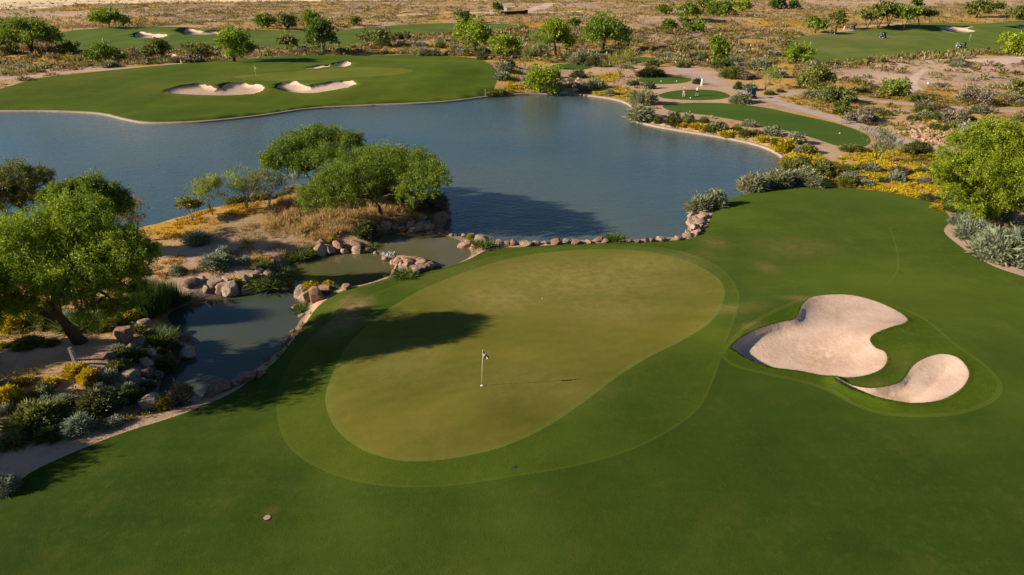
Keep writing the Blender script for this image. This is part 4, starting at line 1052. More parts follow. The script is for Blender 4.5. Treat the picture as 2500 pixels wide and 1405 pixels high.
# ---------- desert scrub: nearest shrubs as things, the rest one mass
def scatter_scrub():
    rng = np.random.default_rng(5)
    N = 170000
    a = rng.uniform(-.72, .72, N); r = np.sqrt(rng.uniform(75**2, 760**2, N))
    extra = rng.uniform(75, 330, 52000); a = np.r_[a, rng.uniform(-.72, .72, 52000)]; r = np.r_[r, extra]
    a = np.r_[a, rng.uniform(.5, .98, 2600)]; r = np.r_[r, rng.uniform(48, 120, 2600)]
    x, y = r*np.sin(a), r*np.cos(a)
    zid = zone_of(x, y); names = [n for n, _ in ZONES]
    ok = (zid == 0) | ((zid == names.index('pale_flat')) & (rng.random(len(x)) < .18))
    d = wob(x, y, 26, 41)*.55+wob(x, y, 9, 42)*.45+wob(x, y, 90, 43)*.35
    ok &= rng.random(len(x)) < np.clip(.48+.6*d, .05, .97)
    dirt = blobs_eval(DIRT, x, y); ok &= rng.random(len(x)) > dirt*1.1
    for P, L, w in WATER: ok &= dist_line(P, x, y, True, 4) > 2.2
    for nme, P in ZONES:
        if P is not None and not isinstance(P, tuple) and nme in ('path', 'road', 'tee', 'turf_near'):
            ok &= dist_line(P, x, y, True, 3) > (1.6 if nme in ('tee', 'path', 'turf_near') else .3)
    # the corridor of kerbs, tees and rocks is planted by hand
    u = unproj(np.array([1180, 2330]), np.array([250, 420]), 0)
    hand = inside(unproj(np.array([1180,1700,2330,2330,2140,1950,1780,1560,1350,1180.]), np.array([150,165,330,520,560,480,470,300,260,250.]), .6), x, y)
    ok &= ~hand | (rng.random(len(x)) < .12)
    x, y, r = x[ok], y[ok], r[ok]; print('scrub', len(x))
    z = H(x, y)
    size = .28+1.5*rng.random(len(x))**3.4; size *= 1+.4*(d[ok] > .4)
    o = np.argsort(r/size+1e4*(np.abs(x/y) > .8)); big = o[:230]; rest = o[230:]
    kinds = np.array(['sage', 'grey', 'olive', 'brown', 'olive', 'sage'])
    kk = kinds[np.clip(((wob(x, y, 60, 44)+1)*2.2+rng.normal(size=len(x))*1.3).astype(int), 0, 5)]
    g = 'scattered shrubs of the open desert'
    LAB = {'sage': 'grey green shrub', 'grey': 'grey twiggy shrub', 'olive': 'olive green shrub', 'brown': 'brown dry shrub', 'dark': 'dark green shrub'}
    def region(px, py):
        if px > 1850: return 'among the scattered shrubs of the desert right of the tee boxes'
        if px > 1180: return 'among the scattered shrubs of the desert above the tee boxes'
        if px > 640: return 'among the scattered shrubs behind the right half of the far mound'
        return 'among the scattered shrubs behind the left half of the far mound'
    for i in big:
        f = (y[i]*CP-(z[i]-CAM_H)*SP); px = 1250+x[i]/f*FOC
        m = mpp(x[i], y[i], z[i])
        shrub(str(kk[i]), 0, 0, size[i]*1.5/m, size[i]*.72/m, LAB[str(kk[i])]+' '+region(px, 0), g, (x[i], y[i], z[i]))
    # the far mass
    n = np.where(r[rest] < 200, 60, np.where(r[rest] < 330, 34, 18))
    idx = np.repeat(rest, n); m = len(idx)
    u = unit(rng.normal(size=(m, 3))); u[:, 2] = np.abs(u[:, 2])
    s = size[idx][:, None]
    P = np.column_stack([x[idx], y[idx], z[idx]])+u*s*(.25+.5*rng.random((m, 1)))*np.array([.95, .95, .62])
    A = unit(u+.6*rng.normal(size=(m, 3))+np.array([0, 0, .3]))
    l = size[idx]*np.where(r[idx] < 200, .34, .5)*(.6+.8*rng.random(m))
    V, F = leaves(P, A, l, l*.42, rng)
    wm = np.array([1.18, .97, .74]); lut = {k: (np.array(KIND[k][0][0])*wm, np.array(KIND[k][0][1])*wm*.85) for k in ('sage', 'grey', 'olive', 'brown', 'dark')}
    c0 = np.array([lut[k][0] for k in kk])[idx]; c1 = np.array([lut[k][1] for k in kk])[idx]
    f = rng.random((m, 1)); col = (c0*(1-f)+c1*f)*(.8+.4*rng.random(m))[:, None]
    tag(obj('desert_scrub', mesh_np('desert_scrub', V, F, M['leaf'], col)), 'thousands of small grey green shrubs covering the far desert', 'scrub', None, 'stuff')
scatter_scrub()

# ---------- low ground cover
def cover(name, label, regions, per_m2, size, hgt, cols, blades, seed, L, W, spread=1.0, up=.6, avoid=True, mask=None):
    rng = np.random.default_rng(seed); X, Y = [], []
    for R in regions:
        P = outline(R, .6, 4); a = np.ptp(P[:, 0])*np.ptp(P[:, 1]); n = int(a*per_m2)
        x = rng.uniform(P[:, 0].min(), P[:, 0].max(), n); y = rng.uniform(P[:, 1].min(), P[:, 1].max(), n)
        m = inside(P, x, y); X.append(x[m]); Y.append(y[m])
    x, y = np.concatenate(X), np.concatenate(Y)
    ok = zone_of(x, y) == 0
    for P, L_, w in WATER: ok &= dist_line(P, x, y, True, 3) > .5
    dn = wob(x, y, 4.5, seed+1)+.6*wob(x, y, 1.6, seed+2)
    ok &= rng.random(len(x)) < np.clip(.5+spread*dn, 0, 1)
    x, y, dn = x[ok], y[ok], dn[ok]; z = H(x, y); s = size*(.5+rng.random(len(x)))*(1+.3*np.clip(dn, -1, 1))
    idx = np.repeat(np.arange(len(x)), blades); m = len(idx)
    u = unit(rng.normal(size=(m, 3))); u[:, 2] = np.abs(u[:, 2])
    P = np.column_stack([x, y, z])[idx]+u*(s[idx]*rng.random(m)**.5)[:, None]*np.array([.6, .6, hgt])
    A = unit(u*.6+.5*rng.normal(size=(m, 3))+np.array([0, 0, up]))
    V, F = leaves(P, A, L*(.6+.8*rng.random(m)), W*(.6+.8*rng.random(m)), rng)
    ct = rng.random(len(x)); f = np.clip(.7*ct[idx]+.4*rng.random(m)-.05, 0, 1)[:, None]
    col = (np.array(cols[0])*(1-f)+np.array(cols[1])*f)*(.8+.4*rng.random(m))[:, None]
    tag(obj(name, mesh_np(name, V, F, M['leaf'], col)), label, name.replace('_', ' '), None, 'stuff')

cover('yellow_flowers', 'low golden yellow flowers covering the ground right of the lake', [[(2035,400),(2080,375),(2160,365),(2260,370),(2330,400),(2360,470),(2340,505),(2260,495),(2180,478),(2100,464),(2030,455),(2050,430)]], 13.0, .42, .32, YEL_C, 26, 51, .18, .11, .9)
cover('yellow_flowers', 'low yellow flowers along the lake kerb below the tee boxes', [[(1440,222),(1500,215),(1550,225),(1560,250),(1530,248),(1480,236)],[(1560,296),(1650,290),(1760,310),(1880,335),(1960,365),(2010,385),(2020,450),(1930,445),(1925,395),(1860,355),(1700,322),(1580,305)],[(1430,200),(1500,180),(1520,190),(1460,215)],[(1190,232),(1250,218),(1300,216),(1340,228),(1250,233)],[(1235,200),(1260,180),(1262,216),(1240,222)]], 7.0, .40, .35, YEL_C, 18, 52, .22, .12, .9)
cover('yellow_flowers', 'patchy gold flowers in the desert beyond the tee boxes', [[(1900,240),(1960,235),(2060,265),(2180,300),(2150,325),(2060,295),(1960,262)],[(2180,300),(2300,300),(2320,330),(2240,345),(2190,320)],[(2200,240),(2500,240),(2500,262),(2260,256)]], 1.8, .5, .35, ((.12,.115,.012),(.36,.25,.012)), 14, 53, .3, .15, .9)
cover('gold_groundcover', 'orange gold low growth on the lake side of the point', [[(380,560),(450,535),(560,505),(660,490),(720,485),(740,505),(660,525),(560,545),(480,575),(400,590)],[(380,650),(450,620),(440,650),(400,680)],[(600,640),(680,615),(720,630),(660,650)]], 10.0, .34, .34, GOLD_C, 18, 54, .16, .06, 1.0)
cover('gold_groundcover', 'olive gold low growth under the trees on the left bank', [[(-80,640),(100,620),(300,640),(380,700),(340,790),(200,800),(60,820),(-80,830)],[(-40,890),(60,915),(200,960),(330,960),(420,1000),(300,1040),(120,1090),(-40,1110)]], 5.5, .40, .36, ((.10,.095,.012),(.30,.225,.018)), 18, 55, .17, .07, 1.1)
cover('dry_scrub', 'brown and olive low scrub filling the near left bank', [[(-60,880),(80,880),(200,900),(330,860),(430,880),(400,990),(300,1040),(120,1085),(-60,1120)],[(-60,640),(350,640),(400,700),(330,790),(200,830),(-60,860)]], 1.6, .62, .5, ((.10,.085,.035),(.24,.20,.085)), 30, 59, .22, .032, .9, .7)
cover('dry_grass', 'tall dry straw coloured grass under the dome shaped tree', [[(700,500),(760,488),(860,505),(960,500),(1070,485),(1085,520),(1040,545),(940,545),(860,570),(760,590),(690,570),(640,560)]], 22.0, .38, .6, STRAW_C, 16, 56, .46, .04, .7, 1.1)
cover('dry_grass', 'sparse straw grass patches on the sandy point', [[(600,560),(700,540),(800,580),(860,600),(760,610),(680,640),(560,660),(450,690),(470,640),(560,600)]], 10.0, .30, .3, ((.22,.145,.05),(.36,.25,.10)), 14, 57, .24, .035, 1.0, .9)
cover('bank_weeds', 'green weeds fringing the pond banks', [[(660,640),(720,620),(780,610),(800,622),(720,640),(690,655)],[(400,770),(430,735),(520,725),(520,740),(460,752),(430,780)],[(690,840),(742,770),(760,750),(770,765),(735,800),(700,850),(640,905),(620,905)],[(1050,650),(1120,640),(1180,605),(1260,600),(1180,620),(1120,650)],[(940,680),(1000,650),(1060,648),(1060,662),(990,680)]], 8.0, .28, .5, ((.05,.085,.012),(.13,.16,.03)), 16, 58, .26, .04, .7, 1.0)

# ------------------------------------------------------------------ boulders
def boulder_mesh(seed):
    import bmesh
    rng = np.random.default_rng(seed); bm = bmesh.new(); bmesh.ops.create_icosphere(bm, subdivisions=3, radius=1.0)
    V = np.array([v.co[:] for v in bm.verts])
    for _ in range(15):
        n = unit(rng.normal(size=3)); c = rng.uniform(.45, .85); dd = V@n
        V -= np.maximum(dd-c, 0)[:, None]*n*.88
    ph = rng.uniform(0, 6.28, 6)
    V *= (1+.05*np.sin(V[:, :1]*3+ph[0])*np.sin(V[:, 1:2]*3.4+ph[1])+.035*np.sin(V[:, 2:]*8+ph[2])*np.sin(V[:, :1]*7+ph[3]))
    V += rng.normal(size=V.shape)*.008
    for v, c in zip(bm.verts, V): v.co = c
    me = bpy.data.meshes.new('boulder'); bm.to_mesh(me); bm.free()
    me.polygons.foreach_set('use_smooth', [True]*len(me.polygons)); me.materials.append(M['rock']); me.set_sharp_from_angle(angle=.42)
    return me
ROCK = [boulder_mesh(s) for s in range(9)]
TONES = {'pale': (1.28, 1.24, 1.2), 'tan': (1, .98, .95), 'red': (.80, .62, .54), 'dark': (.62, .58, .56), 'pink': (1.12, .92, .84)}
def boulder(cx, by, w, h, tone, label, group, name='boulder', sink=.2):
    b = at(cx, by-h*.15); m = mpp(b.x, b.y, b.z)
    o = obj(name, random.choice(ROCK))
    ks = random.uniform(.84, 1.3); W_, H_ = w*m*.62*ks, max(h*m*.75, w*m*.30)*ks
    o.scale = (W_, W_*random.uniform(.8, 1.05), H_)
    o.location = (b.x, b.y+W_*.35, b.z+H_*(.55-sink-random.uniform(0, .10)))
    o.rotation_euler = (random.uniform(-.35, .35), random.uniform(-.35, .35), random.uniform(0, 6.28))
    o['tone'] = [*TONES[tone]]
    return tag(o, label, 'boulder', group)
TW = {'pale': 'pale', 'tan': 'tan', 'red': 'reddish', 'dark': 'dark grey', 'pink': 'pinkish'}
def rocks(place, L, noun='boulder', group=None, shared=False):
    L = sorted(L, key=lambda r: r[0]); cnt = {}
    tot = {}
    for r in L: tot[r[4]] = tot.get(r[4], 0)+1
    for cx, y, w, h, tn in L:
        i = cnt.get(tn, 0); cnt[tn] = i+1
        pos = '' if tot[tn] == 1 else ', '+(ORD[i] if i < tot[tn]-1 else 'rightmost')
        boulder(cx, y, w, h, tn, '%s %s %s%s' % (TW[tn], noun, place, pos), group or 'boulders '+place)
rocks('in the row above the lower pond', [(467,704,32,18,'dark'),(488,692,30,18,'pale'),(503,720,20,28,'tan'),(526,704,34,22,'tan'),(538,722,34,26,'pink'),(567,726,34,28,'pale'),(598,723,36,26,'pink'),(624,714,24,18,'tan'),(645,708,24,12,'tan'),(553,700,22,24,'pale'),(597,696,30,26,'tan'),(618,682,22,12,'pale'),(630,658,26,14,'dark'),(668,652,18,20,'dark'),(633,668,22,12,'pale'),(656,678,26,18,'pink')])
rocks('between the middle and lower ponds', [(701,711,30,10,'tan'),(735,726,32,22,'tan'),(744,744,30,26,'tan'),(771,740,36,36,'red'),(790,720,38,22,'red'),(722,768,26,26,'pink'),(845,708,32,12,'red')])
rocks('on the point side of the middle pond', [(775,626,28,24,'pale'),(784,603,22,16,'tan'),(803,620,32,20,'tan'),(824,614,22,24,'pink'),(843,624,26,24,'pale'),(866,608,38,18,'pink'),(869,630,30,24,'tan'),(897,620,32,16,'dark'),(917,627,18,12,'pale'),(941,636,16,7,'tan')])
rocks('along the tip of the point', [(922,570,28,16,'dark'),(940,565,28,24,'tan'),(965,562,28,16,'dark'),(981,570,26,18,'red'),(1005,573,30,16,'tan'),(1000,560,28,16,'tan'),(1028,570,36,28,'tan'),(1047,565,30,24,'tan'),(1078,548,36,26,'red'),(1091,534,22,28,'red'),(1082,520,32,22,'red'),(1030,542,22,16,'tan'),(1060,555,26,20,'dark')])
rocks('breaking the water at the lake weir', [(1046,584,28,11,'tan'),(1080,570,20,7,'dark'),(1100,578,12,7,'pale'),(1132,579,12,6,'tan'),(1115,577,10,5,'dark'),(1092,573,10,5,'tan')], 'low rock')
rocks('in the cluster where the upper pond meets the lake', [(1135,612,28,18,'pink'),(1143,600,26,12,'pale'),(1158,613,30,22,'pink'),(1175,600,42,24,'tan')])
rocks('lining the near lake shore', [(1216,602,26,14,'tan'),(1237,600,16,9,'red'),(1252,602,24,16,'red'),(1273,599,16,9,'red'),(1286,603,26,11,'tan'),(1313,600,26,8,'pink'),(1337,598,16,8,'tan'),(1355,597,28,12,'red'),(1376,596,26,10,'tan'),(1406,596,24,8,'red'),(1437,595,16,7,'tan'),(1459,593,26,12,'red'),(1479,593,20,10,'red'),(1534,592,18,7,'red'),(1557,593,18,7,'dark'),(1579,592,16,9,'red'),(1594,592,20,11,'red'),(1618,591,26,13,'tan'),(1660,588,28,13,'tan'),(1300,600,12,6,'red'),(1420,595,12,6,'tan'),(1520,592,12,5,'tan')], 'rock')
rr = random.Random(3)
rocks('on the lit slope below the two saltbushes', [(1690+rr.uniform(-6,14)+max(0, (t-.4))*-10, 520+t*62, rr.uniform(14,26), rr.uniform(9,16), rr.choice(['pale','pink','pale','tan'])) for t in [i/19 for i in range(20)]]+[(1715+rr.uniform(-8,12)-t*14, 528+t*48, rr.uniform(14,24), rr.uniform(8,13), rr.choice(['pale','pink','tan'])) for t in [i/9 for i in range(10)]], 'rock')
rocks('in the pile between the upper and middle ponds', [(971,645,26,14,'pink'),(960,650,16,14,'pale'),(995,660,26,20,'pink'),(970,660,20,14,'tan'),(960,676,14,16,'pink'),(1010,660,28,14,'tan'),(1042,660,26,16,'red'),(1025,655,22,12,'tan'),(982,652,16,12,'pale'),(1052,655,24,14,'tan'),(1000,648,28,16,'red'),(1032,650,26,14,'pink'),(985,662,24,16,'tan'),(1015,668,26,14,'tan'),(948,640,22,12,'tan'),(958,634,18,10,'dark'),(990,640,26,12,'tan'),(1012,642,24,12,'red'),(1028,644,22,12,'tan'),(1045,646,20,12,'dark'),(1058,652,16,10,'tan'),(975,652,24,14,'red'),(1030,662,24,12,'dark')])
rocks('on the bank left of the lower pond', [(303,840,42,36,'red'),(340,812,22,14,'tan'),(352,802,26,20,'tan'),(322,800,20,10,'tan'),(363,826,32,16,'dark'),(369,880,28,28,'pale'),(315,866,28,22,'tan'),(341,848,32,12,'tan'),(352,896,30,20,'pale'),(387,894,26,20,'tan'),(351,924,24,24,'dark'),(318,924,36,18,'tan'),(384,932,24,28,'dark'),(374,950,26,16,'tan'),(326,944,36,20,'dark'),(348,936,24,12,'tan'),(294,934,18,10,'pale'),(268,962,30,16,'tan'),(293,976,24,22,'pink'),(348,956,16,10,'pale'),(358,1004,42,30,'tan'),(443,856,26,16,'pink'),(466,860,24,18,'tan'),(448,880,36,24,'pale'),(442,832,22,14,'dark'),(460,836,14,12,'red'),(405,856,26,14,'tan'),(395,985,26,14,'tan'),(268,880,30,16,'dark')])
rocks('on the green side of the lower pond', [(540,962,62,34,'red'),(598,938,48,20,'red'),(512,972,32,14,'red'),(474,984,32,12,'tan'),(665,856,34,18,'red'),(734,778,16,11,'tan'),(716,814,16,11,'red'),(701,838,16,10,'tan'),(652,884,18,11,'dark'),(690,848,12,8,'tan'),(572,946,20,12,'tan'),(630,925,30,14,'red')])
boulder(649, 770, 14, 8, 'pale', 'small white rock alone in the lower pond', None, 'boulder', .35)
rocks('of the small rock waterfall', [(1364,221,13,15,'tan'),(1368,213,15,13,'pink'),(1374,203,15,9,'pink'),(1381,217,15,11,'pink'),(1394,217,13,17,'tan'),(1402,219,15,13,'pink'),(1412,197,9,7,'pale'),(1410,207,15,11,'tan'),(1417,215,19,15,'tan'),(1425,211,13,9,'pink'),(1362,227,11,9,'tan'),(1400,206,13,9,'dark'),(1388,208,12,10,'tan'),(1406,226,15,9,'pale'),(1372,224,12,10,'dark')], 'rock')
# riprap beside the path: alike stones, one label
gi = 0
rr = random.Random(9)
RP = outline([(2192,318),(2215,300),(2260,298),(2310,304),(2330,325),(2330,345),(2300,362),(2260,350),(2215,332)], .6, 4)
for k in range(900):
    x = rr.uniform(RP[:, 0].min(), RP[:, 0].max()); y = rr.uniform(RP[:, 1].min(), RP[:, 1].max())
    if gi >= 170: break
    if not inside(RP, np.array([x]), np.array([y]))[0]: continue
    gi += 1; s = rr.uniform(.28, .62)
    o = obj('riprap_rock', rr.choice(ROCK)); z = float(H(np.array([x]), np.array([y]))[0])
    o.location = (x, y, z+.12*s); o.scale = (s*.8, s*.7, s*.55); o.rotation_euler = (rr.uniform(-.5, .5), rr.uniform(-.5, .5), rr.uniform(0, 6.28))
    o['tone'] = [1.32, 1.14, 1.05]
    tag(o, 'pink angular rock in the heap of alike rocks beside the cart path', 'rock', 'riprap heap beside the cart path')
def gravel():
    rng = np.random.default_rng(77); Vs, Fs, n0 = [], [], 0
    base = np.array([v.co[:] for v in ROCK[0].vertices])
    import bmesh
    bm = bmesh.new(); bmesh.ops.create_icosphere(bm, subdivisions=1, radius=1); bv = np.array([v.co[:] for v in bm.verts]); bf = np.array([[v.index for v in f.verts] for f in bm.faces]); bm.free()
    for R in ([(1253,180),(1272,176),(1276,214),(1256,214)], [(1465,222),(1500,200),(1540,182),(1575,176),(1580,186),(1540,200),(1500,220),(1475,232)]):
        P = outline(R, .6, 3); n = int(np.ptp(P[:, 0])*np.ptp(P[:, 1])*5)
        x = rng.uniform(P[:, 0].min(), P[:, 0].max(), n); y = rng.uniform(P[:, 1].min(), P[:, 1].max(), n); m = inside(P, x, y); x, y = x[m], y[m]; z = H(x, y)
        for a, b, c in zip(x, y, z):
            s = rng.uniform(.08, .22); Vs.append(bv*s*rng.uniform(.6, 1.2, 3)+np.array([a, b, c])); Fs.append(bf+n0); n0 += len(bv)
    o = tag(obj('wash_gravel', mesh_np('wash_gravel', np.vstack(Vs), np.vstack(Fs), M['rock'])), 'pale stones filling the dry wash beside the tee boxes', 'gravel', None, 'stuff'); o['tone'] = [1.0, .85, .85]
gravel()

# longer blades on the bunker banks and along their lips
def bank_grass():
    rng = np.random.default_rng(91); X = []
    P = BROUGH; n = int(np.ptp(P[:, 0])*np.ptp(P[:, 1])*420)
    x = rng.uniform(P[:, 0].min(), P[:, 0].max(), n); y = rng.uniform(P[:, 1].min(), P[:, 1].max(), n)
    m = inside(P, x, y); x, y = x[m], y[m]
    s1, s2 = sdist(BUNKER_BIG, x, y, 3), sdist(BUNKER_SMALL, x, y, 3); s = np.minimum(s1, s2)
    ok = (s > .0) & (rng.random(len(x)) < np.where(s < .2, 1, .22*(1+wob(x, y, 2.2, 92))*smooth(2.2, .3, s)))
    x, y = x[ok], y[ok]; m = len(x)
    A = unit(rng.normal(size=(m, 3))*.45+np.array([.1, 0, 1.0])); L = .045*(.5+rng.random(m))*(1+.8*(s[ok] < .15))
    V, F = leaves(np.column_stack([x, y, H(x, y)-.01]), A, L, .016, rng)
    f = rng.random((m, 1)); c = np.array([.050, .088, .006])*(1-f)+np.array([.100, .140, .010])*f
    tag(obj('bank_grass', mesh_np('bank_grass', V, F, M['leaf'], c)), 'longer bright grass blades round the two near bunkers', 'grass', None, 'stuff')
bank_grass()

# white water of the cascades
def foam(cx, by, w, label):
    b = at(cx, by); m = mpp(b.x, b.y, b.z); rng = np.random.default_rng(int(cx)); W_ = w*m
    n = 130
    t = rng.random(n); P = np.column_stack([(rng.random(n)-.5)*W_, (t-.5)*W_*.9, .06+.30*(1-t)*0+.28*t])
    A = unit(np.column_stack([rng.normal(size=n)*.5, -1+rng.normal(size=n)*.5, -.35+.4*rng.normal(size=n)]))
    V, F = leaves(P, A, W_*.16*(.5+rng.random(n)), W_*.035, rng)
    o = tag(obj('white_water', mesh_np('white_water', V, F, M['foam'])), label, 'water splash', None, 'stuff'); o.location = b
foam(948, 626, 30, 'white splash where the upper pond spills into the middle pond')
foam(733, 700, 24, 'white splash where the middle pond spills into the lower pond')
foam(1378, 228, 20, 'white foot of the small rock waterfall at the far lake end')

# ------------------------------------------------------------------ flags
def flagstick(cx, by, label, near=False, lean=0.0, white=True):
    b = at(cx, by); root = empty('flagstick', b, 0, label, 'flagstick', 'golf flags')
    hgt = 2.35
    f = MB(); r = .012 if near else .03
    f.tube([(0, 0, 0), (lean*hgt*.5, 0, hgt*.5), (lean*hgt, 0, hgt)], [r, r, r*.8], 8); f.tube([(lean*hgt, 0, hgt), (lean*hgt, 0, hgt+.05)], [r*1.5, r*1.2], 8)
    f.build('pole', M['pole'], root, True)
    # hanging cloth, folded on itself
    nu, nv = 9, 11; V = []; UV = []
    for j in range(nv):
        for i in range(nu):
            u, v = i/(nu-1), j/(nv-1)
            x = lean*hgt+u*.30+(.05*math.sin(u*7+v*2)); y = .05*math.sin(u*11+v*3)*u
            z = hgt-.02-v*.36-u*.34*(1-.25*v)
            V.append((x, y, z)); UV.append((u, v))
    F = [(j*nu+i, j*nu+i+1, (j+1)*nu+i+1, (j+1)*nu+i) for j in range(nv-1) for i in range(nu-1)]
    me = bpy.data.meshes.new('flag'); me.from_pydata(V, [], F); me.update()
    uv = me.uv_layers.new(name='UVMap')
    for l in me.loops: uv.data[l.index].uv = UV[l.vertex_index]
    me.polygons.foreach_set('use_smooth', [True]*len(F)); me.materials.append(M['white_cloth'] if white else M['flag'])
    fl = obj('flag', me, root)
    sm = fl.modifiers.new('thickness', 'SOLIDIFY'); sm.thickness = .006
    if near:
        c = MB(); c.tube([(0, 0, -.03), (0, 0, .012), (0, 0, .014)], [.085, .085, .06], 18); c.build('cup', M['white_paint'], root)
    return root
flagstick(1176, 942, 'near flagstick with hanging navy and white checked flag', True, .045, False)
flagstick(625, 189, 'flagstick on the far green across the lake')
flagstick(2366, 101, 'pale flagstick on the far right fairway')

# tee markers and balls
def small_ball(cx, by, r, label, cat, name, group):
    b = at(cx, by)
    import bmesh
    bm = bmesh.new(); bmesh.ops.create_icosphere(bm, subdivisions=2, radius=r)
    me = bpy.data.meshes.new(name); bm.to_mesh(me); bm.free(); me.materials.append(M['white_paint'])
    o = obj(name, me, None, (b.x, b.y, b.z+r*.85)); tag(o, label, cat, group)
small_ball(1594, 241, .13, 'white tee marker left of the two golfers', 'tee marker', 'tee_marker', 'white tee markers')
small_ball(1686, 241, .13, 'white tee marker between the two golfers', 'tee marker', 'tee_marker', 'white tee markers')
small_ball(1614, 200, .13, 'left white tee marker on the tee behind the golfers', 'tee marker', 'tee_marker', 'white tee markers')
small_ball(1652, 200, .13, 'right white tee marker on the tee behind the golfers', 'tee marker', 'tee_marker', 'white tee markers')
small_ball(1376, 166, .12, 'white tee marker on the small tee above the waterfall', 'tee marker', 'tee_marker', 'white tee markers')
small_ball(2050, 327, .10, 'white tee marker on the longest tee box', 'tee marker', 'tee_marker', 'white tee markers')
small_ball(1324, 730, .032, 'white golf ball lying on the near green', 'golf ball', 'golf_ball', 'golf balls')

def lid(cx, by, r, label, mat_, name, cat):
    b = at(cx, by); mb = MB(); mb.tube([(0, 0, -.05), (0, 0, .004), (0, 0, .008)], [r, r, r*.9], 24)
    root = empty(name, b, 0, label, cat); mb.build('rim', M['black_cloth'], root)
    mb = MB(); mb.tube([(0, 0, .0), (0, 0, .014)], [r*.8, r*.74], 24); mb.build('lid', mat_, root)
lid(652, 1264, .20, 'small round pinkish lid in the foreground turf', M['drain'], 'drain_cover', 'drain cover')
lid(1258, 1141, .11, 'dark sprinkler head set at the edge of the collar', M['black_cloth'], 'sprinkler_head', 'sprinkler')

# ------------------------------------------------------------------ posts, cooler, wall
def post(cx, by, h, w, label, mat_='wood', lean=0.0, name='post'):
    b = at(cx, by); root = empty(name, b, 0, label, 'post', 'small posts')
    mb = MB(); mb.box((lean*h*.5, 0, h/2-.1), (w, w, h+.2), Matrix.Rotation(lean, 3, 'Y')); mb.build('shaft', M[mat_], root, bevel=.012)
    mb = MB(); mb.box((lean*h, 0, h+.015), (w*1.15, w*1.15, .05), Matrix.Rotation(lean, 3, 'Y'), .8); mb.build('cap', M[mat_], root)
    mb = MB(); mb.box((w*.62+lean*h*.8, -.02, h*.86), (w*.5, w*.7, h*.14)); mb.build('outlet_box', M['metal'], root)
    return root
post(186, 890, 1.15, .20, 'weathered grey post on the bare soil by the largest tree', lean=-.06)
post(1185, 233, 1.15, .22, 'pale post at the right end of the far mound')
post(997, 132, 1.2, .28, 'small pale post behind the far mound')
post(2060, 73, 1.4, .28, 'white post between the two upper carts', 'white_paint', .1)
post(2266, 205, .3, .3, 'small white marker by the right wheel track', 'white_paint')
def cooler(cx, by):
    b = at(cx, by); root = empty('water_cooler_stand', b, 0, 'white water cooler stand between tee shrub and cart path', 'cooler stand')
    mb = MB(); mb.box((0, 0, .42), (.42, .42, .84)); mb.build('base', M['white_paint'], root, bevel=.03)
    mb = MB(); mb.tube([(0, 0, .84), (0, 0, .9), (0, 0, 1.35), (0, 0, 1.42)], [.2, .22, .24, .2], 16); mb.build('cooler', M['white_cloth'], root, True)
    mb = MB(); mb.tube([(0, 0, 1.42), (0, 0, 1.47)], [.23, .17], 16); mb.build('lid', M['white_paint'], root)
    mb = MB(); mb.box((.27, -.05, 1.3), (.16, .12, .07)); mb.build('cup_holder', M['metal'], root)
cooler(1713, 210)
def tank(cx, by, w, h, label, canopy=False):
    b = at(cx, by); root = empty('pump_box', b, 0, label, 'utility box', 'white boxes by the maroon wall')
    mb = MB(); mb.box((0, 0, h/2), (w, w, h)); mb.build('box', M['white_paint'], root, bevel=.05)
    mb = MB(); mb.box((0, 0, h+.08), (w*1.12, w*1.12, .16)); mb.build('lid', M['white_paint'], root)
    if canopy:
        mb = MB(); mb.box((w*1.3, 0, h+.25), (w*3.4, w*1.8, .14)); mb.build('canopy', M['white_paint'], root)
        for sx in (.6, 2.7):
            mb = MB(); mb.cyl((w*sx, -.3, 0), (w*sx, -.3, h+.2), .1); mb.build('canopy_post', M['metal'], root)
tank(1199, 38, 1.9, 2.6, 'white box standing left of the maroon wall')
tank(1234, 30, 1.9, 3.0, 'white box with small canopy behind the maroon wall', True)
def wall():
    a, b = at(1223, 37), at(1288, 36)
    L_ = (b-a).length; root = empty('maroon_wall', a, math.atan2(b.y-a.y, b.x-a.x), 'long dark maroon wall standing alone in the far desert', 'wall')
    m = mpp(a.x, a.y, a.z)
    mb = MB(); h = 8.5*m*.92
    prof = [(0, -.3), (L_, -.3), (L_, h*1.35), (L_*.8, h*1.12), (L_*.5, h*1.0), (0, h*.95)]
    mb.prism(prof, -.35, .35); mb.build('panel', M['maroon'], root)
    mb = MB(); mb.box((L_/2, 0, -.05), (L_+.6, 1.1, .5)); mb.build('footing', M['kerb'], root)
    for i in range(5):
        mb = MB(); mb.box((L_*(.1+.2*i), .6, h*.4), (.35, .6, h*.8)); mb.build('buttress', M['maroon'], root)
wall()

